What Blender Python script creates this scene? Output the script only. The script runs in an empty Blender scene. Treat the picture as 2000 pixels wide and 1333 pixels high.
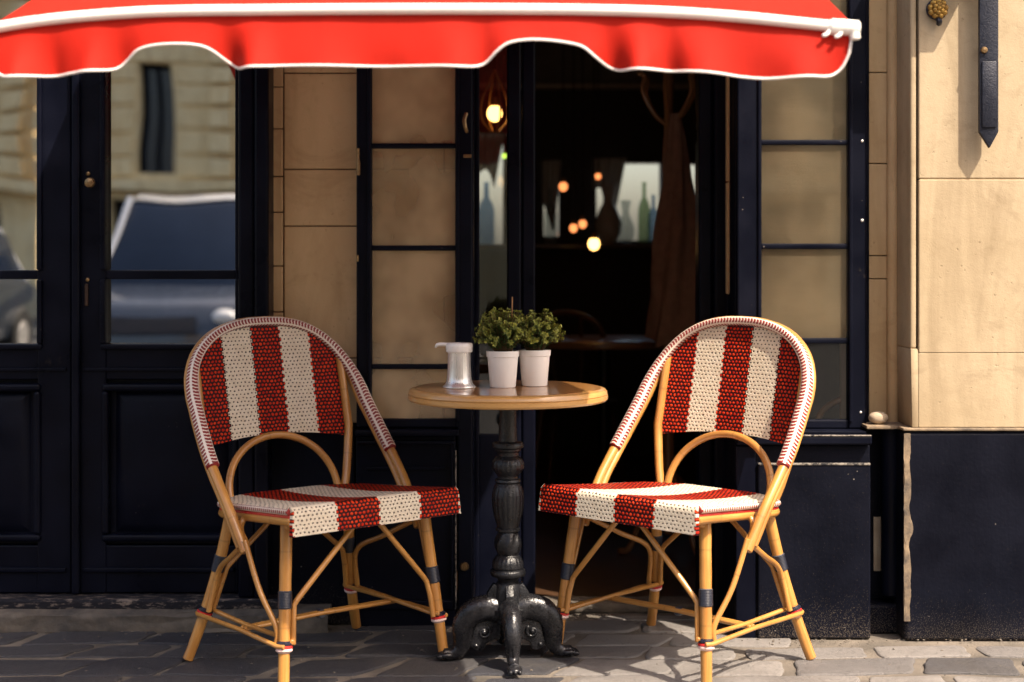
import bpy, bmesh, math, random
from mathutils import Vector, Matrix, noise
R = math.radians; PI = math.pi
random.seed(7)
scn = bpy.context.scene
COL = scn.collection
# ------------------------------------------------------------------ camera numbers
F, HZ, CH = 2953.0, 503.0, 1.10           # focal length and horizon in photo pixels, eye height in metres
def P(px, py, D): return Vector(((px-1000)/F*D, D, CH-(py-HZ)/F*D))
def PX(px, D): return (px-1000)/F*D
def PZ(py, D): return CH-(py-HZ)/F*D
SUN_AZ, SUN_EL = R(45), R(54)             # azimuth measured off the facade plane, from the right
SUNV = Vector((math.cos(SUN_AZ)*math.cos(SUN_EL), -math.sin(SUN_AZ)*math.cos(SUN_EL), math.sin(SUN_EL)))

# ------------------------------------------------------------------ node helpers
class N:
    def __init__(s, name):
        s.m = bpy.data.materials.new(name); s.m.use_nodes = True
        s.t = s.m.node_tree; s.L = s.t.links; s.t.nodes.clear()
        s.out = s.t.nodes.new('ShaderNodeOutputMaterial')
    def n(s, kind, **kw):
        x = s.t.nodes.new('ShaderNode'+kind)
        for k, v in kw.items(): setattr(x, k, v)
        return x
    def put(s, sock, v):
        if hasattr(v, 'is_linked') or hasattr(v, 'links'): s.L.new(v, sock)
        elif isinstance(v, (tuple, list)) and len(v) == 3 and sock.type == 'RGBA': sock.default_value = (*v, 1)
        else: sock.default_value = v
    def math(s, op, a, b=0.0, c=0.0, clamp=False):
        x = s.n('Math', operation=op, use_clamp=clamp)
        s.put(x.inputs[0], a); s.put(x.inputs[1], b); s.put(x.inputs[2], c); return x.outputs[0]
    def mix(s, f, a, b):
        x = s.n('Mix', data_type='RGBA'); s.put(x.inputs[0], f); s.put(x.inputs[6], a); s.put(x.inputs[7], b); return x.outputs[2]
    def rng(s, v, a, b, c=0.0, d=1.0, smooth=False):
        x = s.n('MapRange', interpolation_type='SMOOTHSTEP' if smooth else 'LINEAR')
        s.put(x.inputs[0], v)
        for i, q in enumerate((a, b, c, d)): s.put(x.inputs[1+i], q)
        return x.outputs[0]
    def coord(s, which='Object', scale=(1, 1, 1)):
        tc = s.n('TexCoord'); mp = s.n('Mapping'); s.L.new(tc.outputs[which], mp.inputs[0]); mp.inputs[3].default_value = scale
        return mp.outputs[0]
    def noise(s, vec, scale, detail=4, rough=.55, dist=0):
        x = s.n('TexNoise'); s.L.new(vec, x.inputs['Vector']); x.inputs['Scale'].default_value = scale
        x.inputs['Detail'].default_value = detail; x.inputs['Roughness'].default_value = rough; x.inputs['Distortion'].default_value = dist
        return x.outputs[0]
    def bump(s, h, strength=.3, dist=.002):
        x = s.n('Bump'); s.put(x.inputs['Height'], h); x.inputs['Strength'].default_value = strength; x.inputs['Distance'].default_value = dist
        return x.outputs[0]
    def bsdf(s, col, rough=.5, metal=0.0, normal=None, spec=.5, **kw):
        x = s.n('BsdfPrincipled'); s.put(x.inputs['Base Color'], col); s.put(x.inputs['Roughness'], rough); s.put(x.inputs['Metallic'], metal)
        s.put(x.inputs['Specular IOR Level'], spec)
        if normal: s.L.new(normal, x.inputs['Normal'])
        for k, v in kw.items(): s.put(x.inputs[k.replace('_', ' ')], v)
        return x.outputs[0]
    def done(s, sh): s.L.new(sh, s.out.inputs[0]); return s.m

def simple(name, a, b, rough=.5, metal=0, scale=20, bump=.15, bd=.002, stretch=(1, 1, 1), spec=.5, rvar=.15, **kw):
    q = N(name); v = q.coord('Object', stretch)
    n1 = q.noise(v, scale, 5); n2 = q.noise(v, scale*6, 3)
    col = q.mix(q.rng(n1, .3, .7), a, b)
    return q.done(q.bsdf(col, q.rng(n2, .3, .7, max(rough-rvar, .02), min(rough+rvar, 1)), metal, q.bump(n2, bump, bd), spec, **kw))

M = {}
def paint(name, a, rough, specks=0.0, wear=0.0, bump=.25, dust=False):
    q = N(name); v = q.coord('Object')
    n1 = q.noise(v, 6, 5); n2 = q.noise(v, 90, 4); n3 = q.noise(q.coord('Object', (60, 60, 4)), 1, 3)
    col = q.mix(q.rng(n1, .35, .7), a, tuple(c*1.7+.001 for c in a))
    if specks:
        vo = q.n('TexVoronoi'); q.L.new(v, vo.inputs['Vector']); vo.inputs['Scale'].default_value = 45
        sp = q.math('MULTIPLY', q.math('LESS_THAN', vo.outputs['Distance'], q.rng(q.noise(v, 30, 2), .55, .8, 0, .16)), specks)
        col = q.mix(sp, col, (.30, .27, .24))
    if dust:
        so = q.n('SeparateXYZ'); q.L.new(q.n('NewGeometry').outputs['Position'], so.inputs[0])
        sp2 = q.rng(q.noise(v, 420, 2, .5), q.rng(so.outputs[2], 0, .16, .52, .72), q.rng(so.outputs[2], 0, .16, .62, .76))
        col = q.mix(q.math('MULTIPLY', sp2, .6), col, (.17, .14, .11))
    if wear:
        w = q.rng(q.noise(v, 11, 8, .7), .66, .72)
        col = q.mix(q.math('MULTIPLY', w, wear), col, (.2, .16, .12))
    return q.done(q.bsdf(col, q.rng(n1, .3, .7, rough-.1, rough+.15), 0, q.bump(q.math('ADD', n2, q.math('MULTIPLY', n3, .7)), bump, .0015), .09))
M['navy'] = paint('navy_paint', (.0020, .0026, .0070), .34, .12, .05)
M['navy_worn'] = paint('worn_navy_paint', (.0020, .0027, .0072), .40, .35, .12)
M['plinth'] = paint('navy_plinth_paint', (.0017, .0023, .0062), .55, .75, .12, .5, True)
M['plinth_edge'] = simple('chipped_stone_edge', (.30, .22, .14), (.06, .05, .045), .9, 0, 25, .5)

q = N('peeling_sill_paint'); n_ = q.noise(q.coord('Object', (9, 30, 30)), 2.2, 7, .75); n2_ = q.noise(q.coord('Object'), 120, 3)
M['sill'] = q.done(q.bsdf(q.mix(q.rng(n_, .52, .60), (.012, .012, .017), q.mix(n2_, (.10, .08, .07), (.26, .21, .18))), .75, 0, q.bump(n_, .5, .004), .2))
def stone(name, a, b, dark, joints=None):
    q = N(name); v = q.coord('Object')
    n1 = q.noise(v, 2.2, 6, .6, .6); n2 = q.noise(v, 26, 6, .65); n3 = q.noise(v, 210, 3)
    n4 = q.noise(q.coord('Object', (5, 5, .8)), 1.6, 5, .6, .8)
    col = q.mix(q.rng(n1, .32, .68), a, b)
    col = q.mix(q.math('MULTIPLY', q.rng(n4, .48, .74), .55), col, dark)
    nb = q.noise(q.coord('Object', (1.3, 1.3, 2.2)), 3.1, 8, .7, 1.2); col = q.mix(q.math('MULTIPLY', q.rng(nb, .56, .66), .28), col, dark)
    col = q.mix(q.math('MULTIPLY', q.rng(n2, .55, .75), .22), col, dark)
    pit = q.rng(q.noise(v, 60, 2, .5), .70, .76)
    col = q.mix(q.math('MULTIPLY', pit, .5), col, dark)
    h = q.math('ADD', q.math('ADD', n2, q.math('MULTIPLY', n3, .5)), q.math('MULTIPLY', pit, -.8))
    return q.done(q.bsdf(col, .85, 0, q.bump(h, .35, .003), .25))
M['stone'] = stone('limestone', (.37, .29, .185), (.46, .37, .25), (.20, .145, .085))
M['stone_warm'] = stone('warm_limestone', (.54, .375, .20), (.62, .455, .265), (.35, .225, .11))
M['joint'] = simple('stone_joint', (.13, .09, .05), (.2, .14, .08), .95)
M['far_stone'] = stone('far_limestone', (.86, .66, .36), (.90, .74, .45), (.45, .33, .17))
M['step'] = simple('worn_step_stone', (.17, .14, .11), (.05, .045, .042), .85, 0, 9, .6, .006)
M['asphalt'] = simple('asphalt', (.045, .045, .048), (.07, .068, .066), .9, 0, 60, .6)
M['kerb'] = simple('granite_kerb', (.24, .23, .22), (.33, .31, .29), .8, 0, 40, .4)

q = N('sandy_mortar'); v = q.coord('Object'); n1 = q.noise(v, 5, 6); n2 = q.noise(v, 120, 4)
M['mortar'] = q.done(q.bsdf(q.mix(q.rng(n1, .3, .7), (.075, .068, .06), (.21, .18, .15)), .95, 0, q.bump(n2, .8, .005), .2))
q = N('paving_stone'); v = q.coord('Object'); n1 = q.noise(v, 7, 7, .6); n2 = q.noise(v, 70, 6, .7); n0 = q.noise(v, 2.3, 6, .65); n5 = q.noise(v, 330, 3)
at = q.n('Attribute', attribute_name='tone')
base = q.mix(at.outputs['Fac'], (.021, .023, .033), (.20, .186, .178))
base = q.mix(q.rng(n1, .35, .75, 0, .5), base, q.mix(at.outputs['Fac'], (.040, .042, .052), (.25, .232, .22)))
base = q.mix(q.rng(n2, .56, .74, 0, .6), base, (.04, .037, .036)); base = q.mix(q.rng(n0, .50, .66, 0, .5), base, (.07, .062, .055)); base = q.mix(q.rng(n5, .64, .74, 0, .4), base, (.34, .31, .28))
M['sett'] = q.done(q.bsdf(base, q.rng(n1, .3, .7, .5, .8), 0, q.bump(q.math('ADD', q.math('ADD', q.math('MULTIPLY', n1, 2), n2), q.math('MULTIPLY', n5, .4)), .7, .008), .3))

def wood(name, a, b, dark, rough, coat=0.0, sx=(1, 1, 1), scale=6):
    q = N(name); v = q.coord('Object', sx)
    n0 = q.noise(v, scale, 6, .6, 1.2); n2 = q.noise(v, scale*9, 4)
    col = q.mix(q.rng(n0, .3, .7), a, b); col = q.mix(q.rng(n2, .55, .8, 0, .55), col, dark)
    return q.done(q.bsdf(col, rough, 0, q.bump(n2, .08, .001), .5, Coat_Weight=coat, Coat_Roughness=.12))
M['table_wood'] = wood('varnished_oak', (.30, .135, .04), (.42, .20, .062), (.12, .05, .018), .3, .8, (1, 7, 7), 5)
M['table_rim'] = wood('table_edge_oak', (.46, .245, .075), (.56, .31, .10), (.2, .09, .03), .32, .6, (3, 3, 14), 5)
M['dark_wood'] = wood('dark_walnut', (.10, .045, .02), (.15, .07, .03), (.04, .018, .01), .4, .2, (6, 6, 1))
M['mid_wood'] = wood('brown_beech', (.30, .15, .06), (.38, .19, .08), (.14, .06, .03), .35, .3, (6, 6, 1))

# rattan cane : UV u = metres along the pole, v = turn
q = N('rattan_cane'); tc = q.n('TexCoord'); sx = q.n('SeparateXYZ'); q.L.new(tc.outputs['UV'], sx.inputs[0])
cv = q.n('CombineXYZ'); q.put(cv.inputs[0], q.math('MULTIPLY', sx.outputs[0], 7)); q.put(cv.inputs[1], q.math('MULTIPLY', sx.outputs[1], 14))
ob = q.coord('Object'); q.put(cv.inputs[2], q.noise(ob, 3, 1))
n1 = q.noise(cv.outputs[0], 1.6, 5, .6); n2 = q.noise(ob, 7, 4)
col = q.mix(q.rng(n1, .3, .7), (.42, .185, .040), (.57, .285, .072))
col = q.mix(q.rng(n2, .42, .75, 0, .75), col, (.29, .115, .026))
node = q.math('ABSOLUTE', q.math('SUBTRACT', q.math('FRACT', q.math('MULTIPLY', sx.outputs[0], 5.3)), .5))
ring = q.rng(node, .0, .022, 1, 0, True)
col = q.mix(q.math('MULTIPLY', ring, .35), col, (.16, .07, .02))
M['cane'] = q.done(q.bsdf(col, q.rng(n1, .3, .7, .26, .42), 0, q.bump(q.math('ADD', n1, ring), .12, .001), .5, Coat_Weight=.45, Coat_Roughness=.15))

def weave(name, stripe, phase, su=.0125, sv=.0108):
    q = N(name); tc = q.n('TexCoord'); sx = q.n('SeparateXYZ'); q.L.new(tc.outputs['UV'], sx.inputs[0])
    wob = q.noise(tc.outputs['UV'], 55, 2)
    wob2 = q.noise(tc.outputs['UV'], 38, 2, .5, .5)
    u = q.math('ADD', sx.outputs[0], q.math('MULTIPLY', q.math('SUBTRACT', wob, .5), .0085))
    v = q.math('ADD', sx.outputs[1], q.math('MULTIPLY', q.math('SUBTRACT', wob2, .5), .0085))
    rv = q.math('DIVIDE', v, sv); par = q.math('MODULO', q.math('FLOOR', q.math('ADD', rv, 1000)), 2)
    uu = q.math('ADD', q.math('DIVIDE', u, su), q.math('MULTIPLY', par, .5))
    fu = q.math('SUBTRACT', q.math('FRACT', q.math('ADD', uu, 500)), .5); fv = q.math('SUBTRACT', q.math('FRACT', q.math('ADD', rv, 1000)), .5)
    d = q.math('SQRT', q.math('ADD', q.math('MULTIPLY', fu, fu), q.math('MULTIPLY', fv, fv)))
    us = q.math('ADD', u, q.math('MULTIPLY', q.math('SUBTRACT', par, .5), .005))
    st = q.math('MODULO', q.math('FLOOR', q.math('ADD', q.math('DIVIDE', us, stripe), 100+phase)), 2)
    big = q.noise(tc.outputs['UV'], 30, 4)
    fine = q.noise(tc.outputs['UV'], 320, 2)
    cell = q.n('TexWhiteNoise', noise_dimensions='2D'); cc = q.n('CombineXYZ')
    q.put(cc.inputs[0], q.math('FLOOR', uu)); q.put(cc.inputs[1], q.math('FLOOR', rv)); q.L.new(cc.outputs[0], cell.inputs['Vector'])
    red = q.mix(q.rng(cell.outputs[0], 0, 1, 0, 1), (.50, .014, .004), (.78, .058, .010))
    redz = q.mix(q.rng(d, .24, .43, 0, 1, True), red, (.030, .004, .006))
    cream = q.mix(q.rng(big, .3, .7), (.76, .66, .51), (.84, .755, .62))
    cream = q.mix(q.rng(cell.outputs[0], .0, 1, 0, .25), cream, (.58, .48, .38))
    crz = q.mix(q.rng(d, .13, .25, 1, 0, True), cream, (.045, .03, .025))
    col = q.mix(st, redz, crz)
    hred = q.rng(d, .1, .5, 1, 0, True); hcr = q.rng(d, .1, .34, 0, 1, True)
    hm = q.n('Mix', data_type='FLOAT'); q.put(hm.inputs[0], st); q.put(hm.inputs[2], hred); q.put(hm.inputs[3], hcr)
    h = q.math('ADD', hm.outputs[0], q.math('MULTIPLY', fine, .35))
    p = q.bsdf(col, .50, 0, q.bump(h, .8, .003), .18)
    tr = q.n('BsdfTranslucent'); q.put(tr.inputs[0], col)
    ms = q.n('MixShader'); ms.inputs[0].default_value = .13; q.L.new(p, ms.inputs[1]); q.L.new(tr.outputs[0], ms.inputs[2])
    return q.done(ms.outputs[0])
M['weave_back'] = weave('red_cream_weave_back', .096, .5)
M['weave_seat_a'] = weave('red_cream_weave_seat', .1315, 0)
M['weave_seat_b'] = weave('cream_red_weave_seat', .118, 1)

def binding(name):   # u along, v round
    q = N(name); tc = q.n('TexCoord'); sx = q.n('SeparateXYZ'); q.L.new(tc.outputs['UV'], sx.inputs[0])
    w = q.noise(tc.outputs['UV'], 60, 2)
    u = q.math('ADD', sx.outputs[0], q.math('MULTIPLY', q.math('SUBTRACT', w, .5), .006))
    vv = q.math('MULTIPLY', sx.outputs[1], 4.0)
    tri = q.math('ABSOLUTE', q.math('SUBTRACT', q.math('FRACT', vv), .5))
    fr = q.math('ABSOLUTE', q.math('SUBTRACT', q.math('FRACT', q.math('ADD', q.math('DIVIDE', u, .0105), q.math('MULTIPLY', tri, .7))), .5))
    tick = q.rng(fr, .29, .37, 1, 0, True)
    band = q.rng(tri, .10, .16, 0, 1)
    tick = q.math('MULTIPLY', tick, band)
    col = q.mix(tick, (.80, .72, .63), (.22, .012, .010))
    gap = q.rng(q.math('ABSOLUTE', q.math('SUBTRACT', q.math('FRACT', q.math('DIVIDE', u, .0035)), .5)), .0, .12, 1, 0)
    col = q.mix(q.math('MULTIPLY', gap, .3), col, (.2, .1, .08))
    h = q.math('ADD', q.math('MULTIPLY', tick, .6), q.math('MULTIPLY', gap, -.6))
    return q.done(q.bsdf(col, .45, 0, q.bump(h, .5, .002)))
M['binding'] = binding('red_white_binding')
def wrap(name, cols, n):
    q = N(name); tc = q.n('TexCoord'); sx = q.n('SeparateXYZ'); q.L.new(tc.outputs['UV'], sx.inputs[0])
    f = q.math('FRACT', q.math('DIVIDE', sx.outputs[0], .0038))
    h = q.math('ABSOLUTE', q.math('SUBTRACT', f, .5))
    col = q.mix(q.rng(h, .36, .5), cols[0], cols[1])
    return q.done(q.bsdf(col, .35, 0, q.bump(h, .7, .002)))
M['wrap_navy'] = wrap('navy_wrapping', ((.008, .010, .022), (.05, .055, .07)), 4)
M['red_plastic'] = simple('red_binding', (.50, .02, .02), (.62, .035, .03), .35)
M['pink_plastic'] = simple('pale_binding', (.72, .50, .46), (.78, .6, .55), .35)
M['black_plastic'] = simple('navy_binding', (.008, .010, .02), (.012, .014, .028), .3)
M['iron'] = simple('black_cast_iron', (.005, .0055, .0075), (.013, .014, .018), .36, .2, 30, .5, .003)
M['iron_worn'] = simple('worn_cast_iron', (.005, .0055, .0075), (.030, .030, .035), .27, .35, 22, .5, .003)
M['bracket'] = simple('navy_iron', (.006, .008, .018), (.014, .017, .03), .4, .2, 40, .5)
M['brass'] = simple('aged_brass', (.32, .21, .10), (.16, .10, .05), .4, .8, 40, .3)
M['gold'] = simple('tarnished_gold', (.50, .30, .07), (.20, .11, .03), .4, .7, 60, .5)
M['steel'] = simple('brushed_steel', (.74, .72, .69), (.80, .78, .76), .30, .65, 6, .02, .0005, (12, 12, .3), rvar=.05)
M['white_pot'] = simple('white_plastic_pot', (.84, .82, .80), (.88, .865, .85), .42, 0, 15, .08)
M['white_lid'] = simple('white_enamel', (.86, .84, .82), (.88, .87, .86), .3, 0, 15, .05)
M['soil'] = simple('dark_soil', (.02, .014, .01), (.04, .028, .02), .95, 0, 90, 1, .006)
M['pebble'] = simple('pale_cobble', (.46, .38, .28), (.36, .28, .2), .8, 0, 20, .4)
M['white_bar'] = simple('white_painted_tube', (.80, .77, .73), (.86, .84, .80), .35, 0, 8, .05)
M['piping'] = simple('white_piping', (.76, .70, .68), (.82, .77, .75), .6, 0, 90, .4)
def canvas(name, col, tcol):
    q = N(name); v = q.coord('Object'); n1 = q.noise(v, 3, 4); pass
    sp = q.n('SeparateXYZ'); q.L.new(v, sp.inputs[0])
    n2 = q.math('ADD', q.math('ADD', q.math('SINE', q.math('MULTIPLY', sp.outputs[0], 2600)), q.math('SINE', q.math('MULTIPLY', sp.outputs[2], 2600))), q.math('MULTIPLY', q.noise(q.coord('Object', (40, 40, 3)), 1, 4), 3))
    n4 = q.noise(q.coord('Object', (9, 9, 2)), 1.2, 6, .65)
    c = q.mix(q.rng(n1, .3, .7), col, tuple(min(1, x*1.15) for x in col)); c = q.mix(q.rng(n4, .52, .75, 0, .5), c, tuple(x*.62 for x in col))
    p = q.bsdf(c, .62, 0, q.bump(n2, .25, .001), .12)
    t = q.n('BsdfTranslucent'); q.put(t.inputs[0], tcol)
    ms = q.n('MixShader'); ms.inputs[0].default_value = .13; q.L.new(p, ms.inputs[1]); q.L.new(t.outputs[0], ms.inputs[2])
    return q.done(ms.outputs[0])
M['canvas'] = canvas('red_canvas', (.43, .0145, .0065), (.55, .03, .012))
def glass(name, refl, tint=(.97, .97, .96), rough=.0, dust=0.0):
    q = N(name); fr = q.n('Fresnel'); fr.inputs[0].default_value = 1.5
    wv = q.noise(q.coord('Object'), 2.2, 1)
    g = q.n('BsdfGlossy'); g.inputs['Roughness'].default_value = rough; q.L.new(q.bump(wv, .12, .01), g.inputs['Normal'])
    t = q.n('BsdfTransparent'); t.inputs[0].default_value = (*tint, 1)
    f = q.math('MAXIMUM', q.math('MULTIPLY', fr.outputs[0], 1.3), refl, clamp=True)
    ms = q.n('MixShader'); q.L.new(f, ms.inputs[0]); q.L.new(t.outputs[0], ms.inputs[1]); q.L.new(g.outputs[0], ms.inputs[2])
    if dust:
        d = q.n('BsdfDiffuse'); d.inputs[0].default_value = (.80, .63, .40, 1); tl = q.n('BsdfTranslucent'); tl.inputs[0].default_value = (.80, .63, .40, 1)
        m3 = q.n('MixShader'); m3.inputs[0].default_value = .3; q.L.new(d.outputs[0], m3.inputs[1]); q.L.new(tl.outputs[0], m3.inputs[2])
        m2 = q.n('MixShader'); nz = q.noise(q.coord('Object', (1, 1, .8)), 5, 3, .5, 0); q.put(m2.inputs[0], q.rng(nz, .3, .7, dust*.55, dust*1.5, True))
        q.L.new(ms.outputs[0], m2.inputs[1]); q.L.new(m3.outputs[0], m2.inputs[2]); return q.done(m2.outputs[0])
    return q.done(ms.outputs[0])
M['glass_door'] = glass('coated_door_glass', .66, (.5, .5, .52))
M['glass'] = glass('window_glass', .02)
M['glass_dusty'] = glass('old_window_glass', .05, (.93, .91, .86), .03, .40)
M['glass_grey'] = glass('grey_window_glass', .06, (.93, .91, .86), .03, .10)
M['blind'] = simple('grey_linen_blind', (.30, .275, .215), (.36, .33, .265), .9, 0, 4, .3, .002, (1, 1, 6))
M['in_wall'] = simple('dark_interior_wall', (.035, .028, .025), (.05, .038, .03), .7)
M['in_upper'] = simple('taupe_interior_wall', (.16, .13, .11), (.2, .165, .14), .8)
M['in_floor'] = wood('interior_boards', (.06, .03, .016), (.09, .045, .022), (.03, .015, .01), .4, .1)
M['slate'] = simple('black_menu_board', (.008, .009, .014), (.012, .013, .018), .6)
M['beam'] = simple('cream_moulding', (.42, .33, .24), (.5, .4, .3), .6)
M['coat'] = simple('brown_wool', (.26, .15, .10), (.36, .21, .14), .95, 0, 30, .6)
M['ceramic'] = simple('white_ceramic', (.7, .7, .7), (.78, .78, .78), .25)
M['bottle_blue'] = simple('blue_glass', (.10, .22, .42), (.16, .3, .5), .1)
M['bottle_green'] = simple('green_glass', (.12, .2, .08), (.2, .28, .12), .1)
M['bottle_clear'] = simple('pale_glass', (.45, .5, .52), (.55, .6, .6), .08)
def gl(name, c):
    q = N(name); p = q.bsdf(c, .1); t = q.n('BsdfTransparent'); t.inputs[0].default_value = (*[min(1, x*1.6+.15) for x in c], 1)
    ms = q.n('MixShader'); ms.inputs[0].default_value = .62; q.L.new(p, ms.inputs[1]); q.L.new(t.outputs[0], ms.inputs[2]); return q.done(ms.outputs[0])
M['bottle_blue'] = gl('blue_glass', (.28, .38, .50)); M['bottle_green'] = gl('green_glass', (.34, .42, .32)); M['bottle_clear'] = gl('pale_glass', (.5, .55, .6))
def lamp(name, c, s):
    q = N(name); e = q.n('Emission'); e.inputs[0].default_value = (*c, 1); e.inputs[1].default_value = s; return q.done(e.outputs[0])
M['bulb'] = lamp('warm_bulb', (1, .50, .13), 2.6)
M['bulb_dim'] = lamp('amber_bulb', (1, .30, .09), .75)
M['bulb_green'] = lamp('green_bulb', (.5, .8, .08), .8)
q = N('variegated_leaf'); at = q.n('Attribute', attribute_name='age'); rn = q.n('Attribute', attribute_name='vary')
c = q.mix(at.outputs['Fac'], (.032, .085, .020), (.60, .60, .13))
c = q.mix(q.math('MULTIPLY', rn.outputs['Fac'], .45), c, (.10, .13, .03))
p = q.bsdf(c, .45, 0, None, .4); t = q.n('BsdfTranslucent'); q.put(t.inputs[0], c)
ms = q.n('MixShader'); ms.inputs[0].default_value = .2; q.L.new(p, ms.inputs[1]); q.L.new(t.outputs[0], ms.inputs[2])
M['leaf'] = q.done(ms.outputs[0])
M['stem'] = simple('brown_stem', (.10, .06, .03), (.15, .09, .04), .8)
M['car_white'] = simple('white_car_paint', (.62, .63, .66), (.66, .67, .7), .15, 0, 3, .02, .001, Coat_Weight=.6)
M['car_blue'] = simple('blue_grey_car_paint', (.035, .045, .065), (.045, .055, .08), .15, 0, 3, .02, .001, Coat_Weight=.6)
M['car_dark'] = simple('dark_car_paint', (.03, .04, .055), (.04, .05, .07), .15, 0, 3, .02, .001, Coat_Weight=.8)
M['car_glass'] = simple('car_window', (.012, .02, .04), (.016, .026, .05), .05, 0, 3, .01)
M['tyre'] = simple('tyre_rubber', (.015, .015, .015), (.025, .025, .025), .8)

# ------------------------------------------------------------------ object helpers
def thing(name, label, cat, loc=(0, 0, 0), rotz=0, group=None):
    o = bpy.data.objects.new(name, None); COL.objects.link(o); o.empty_display_size = .1
    o.location = loc; o.rotation_euler = (0, 0, rotz); o['label'] = label; o['category'] = cat
    if group: o['group'] = group
    return o
def tag(o, label, cat, group=None):
    o['label'] = label; o['category'] = cat
    if group: o['group'] = group
    return o
ROOTLOC = {}
def obj(name, bm, mat, parent=None, smooth=True, world=None, label=None, ang=40):
    """link a bmesh as one mesh object; world = root location to subtract from world coordinates"""
    if world is not None: bmesh.ops.translate(bm, verts=bm.verts, vec=-Vector(world))
    bmesh.ops.recalc_face_normals(bm, faces=bm.faces)
    me = bpy.data.meshes.new(name)
    if smooth:
        for f in bm.faces: f.smooth = True
        for e in bm.edges:
            if len(e.link_faces) == 2 and e.calc_face_angle(0) > R(ang): e.smooth = False
    bm.to_mesh(me); bm.free()
    o = bpy.data.objects.new(name, me); COL.objects.link(o)
    for m in (mat if isinstance(mat, (list, tuple)) else [mat]): me.materials.append(m)
    if parent: o.parent = parent
    if label: o['label'] = label
    return o
def struct(name, bm, mat, **kw):
    o = obj(name, bm, mat, **kw); o['kind'] = 'structure'; return o
def B(): 
    bm = bmesh.new(); bm.loops.layers.uv.new('UVMap'); return bm
def merge(dst, src):
    me = bpy.data.meshes.new('tmp'); src.to_mesh(me); src.free(); dst.from_mesh(me); bpy.data.meshes.remove(me)
def box(bm, a, b, bev=.003, seg=2, mi=0):
    a, b = Vector(a), Vector(b); lo = Vector([min(a[i], b[i]) for i in range(3)]); hi = Vector([max(a[i], b[i]) for i in range(3)])
    t = bmesh.new(); t.loops.layers.uv.new('UVMap')
    bmesh.ops.create_cube(t, size=1)
    s = hi-lo
    for v in t.verts: v.co = Vector((lo[i]+(v.co[i]+.5)*s[i] for i in range(3)))
    bev = min(bev, min(s)*.4)
    if bev > 0: bmesh.ops.bevel(t, geom=t.edges[:], offset=bev, segments=seg, profile=.5, affect='EDGES')
    for f in t.faces: f.material_index = mi
    for e in t.edges:
        if len(e.link_faces) == 2:
            a0, a1 = sorted((e.link_faces[0].calc_area(), e.link_faces[1].calc_area()))
            if a1 > a0*4: e.smooth = False
    merge(bm, t)
def prism(bm, pts, axis, d0, d1, bev=0.0):
    """polygon pts (2-D) extruded along axis ('x','y','z')"""
    def mk(p, d):
        return Vector({'x': (d, p[0], p[1]), 'y': (p[0], d, p[1]), 'z': (p[0], p[1], d)}[axis])
    t = bmesh.new(); t.loops.layers.uv.new('UVMap')
    a = [t.verts.new(mk(p, d0)) for p in pts]; b = [t.verts.new(mk(p, d1)) for p in pts]
    n = len(pts)
    t.faces.new(a); t.faces.new(b[::-1])
    for i in range(n): t.faces.new((a[i], b[i], b[(i+1) % n], a[(i+1) % n]))
    bmesh.ops.recalc_face_normals(t, faces=t.faces)
    if bev: bmesh.ops.bevel(t, geom=t.edges[:], offset=bev, segments=2, profile=.5, affect='EDGES')
    merge(bm, t)
def crom(pts, per=6):
    pts = [Vector(p) for p in pts]
    if len(pts) < 3: return [pts[0].lerp(pts[-1], i/per) for i in range(per+1)]
    q = [pts[0]*2-pts[1]]+pts+[pts[-1]*2-pts[-2]]; out = []
    for i in range(1, len(q)-2):
        p0, p1, p2, p3 = q[i-1:i+3]
        for k in range(per):
            t = k/per
            out.append(.5*((2*p1)+(p2-p0)*t+(2*p0-5*p1+4*p2-p3)*t*t+(3*p1-p0-3*p2+p3)*t**3))
    out.append(pts[-1]); return out
def tube(bm, pts, r, seg=12, flat=None, hint=None, caps=True, wob=0.0):
    """swept tube; r float or list; flat=(rx,ry) elliptical, hint = direction of the rx axis (vector or function of i)"""
    pts = [Vector(p) for p in pts]; n = len(pts)
    uvl = bm.loops.layers.uv.active
    tang = [(pts[min(i+1, n-1)]-pts[max(i-1, 0)]).normalized() for i in range(n)]
    ref = Vector((0, 0, 1)) if abs(tang[0].z) < .9 else Vector((1, 0, 0))
    nx = tang[0].cross(ref).normalized(); rings = []; L = 0; Ls = []
    for i in range(n):
        if i: 
            L += (pts[i]-pts[i-1]).length
            nx = (nx-tang[i]*nx.dot(tang[i])).normalized()
        if hint is not None:
            h = hint(i) if callable(hint) else Vector(hint); nx = (h-tang[i]*h.dot(tang[i])).normalized()
        ny = tang[i].cross(nx).normalized()
        rr = r[i] if isinstance(r, (list, tuple)) else r
        if wob: rr *= 1+wob*noise.noise(pts[i]*23)
        ax, ay = (flat if flat else (1, 1)); 
        rings.append([bm.verts.new(pts[i]+nx*(math.cos(2*PI*k/seg)*rr*ax)+ny*(math.sin(2*PI*k/seg)*rr*ay)) for k in range(seg)])
        Ls.append(L)
    for i in range(n-1):
        for k in range(seg):
            k2 = (k+1) % seg
            f = bm.faces.new((rings[i][k], rings[i][k2], rings[i+1][k2], rings[i+1][k]))
            for lp, uv in zip(f.loops, ((Ls[i], k/seg), (Ls[i], (k+1)/seg), (Ls[i+1], (k+1)/seg), (Ls[i+1], k/seg))): lp[uvl].uv = uv
    if caps:
        for rg, sg in ((rings[0], -1), (rings[-1], 1)):
            c = Vector((0, 0, 0)); 
            for v_ in rg: c += v_.co
            c /= seg; t = tang[0]*-1 if sg < 0 else tang[-1]
            rm = (rg[0].co-c).length
            inner = [bm.verts.new(c+(v_.co-c)*.75+t*rm*.22) for v_ in rg]
            for k in range(seg): bm.faces.new((rg[k], rg[(k+1) % seg], inner[(k+1) % seg], inner[k]))
            bm.faces.new(inner)
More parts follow.
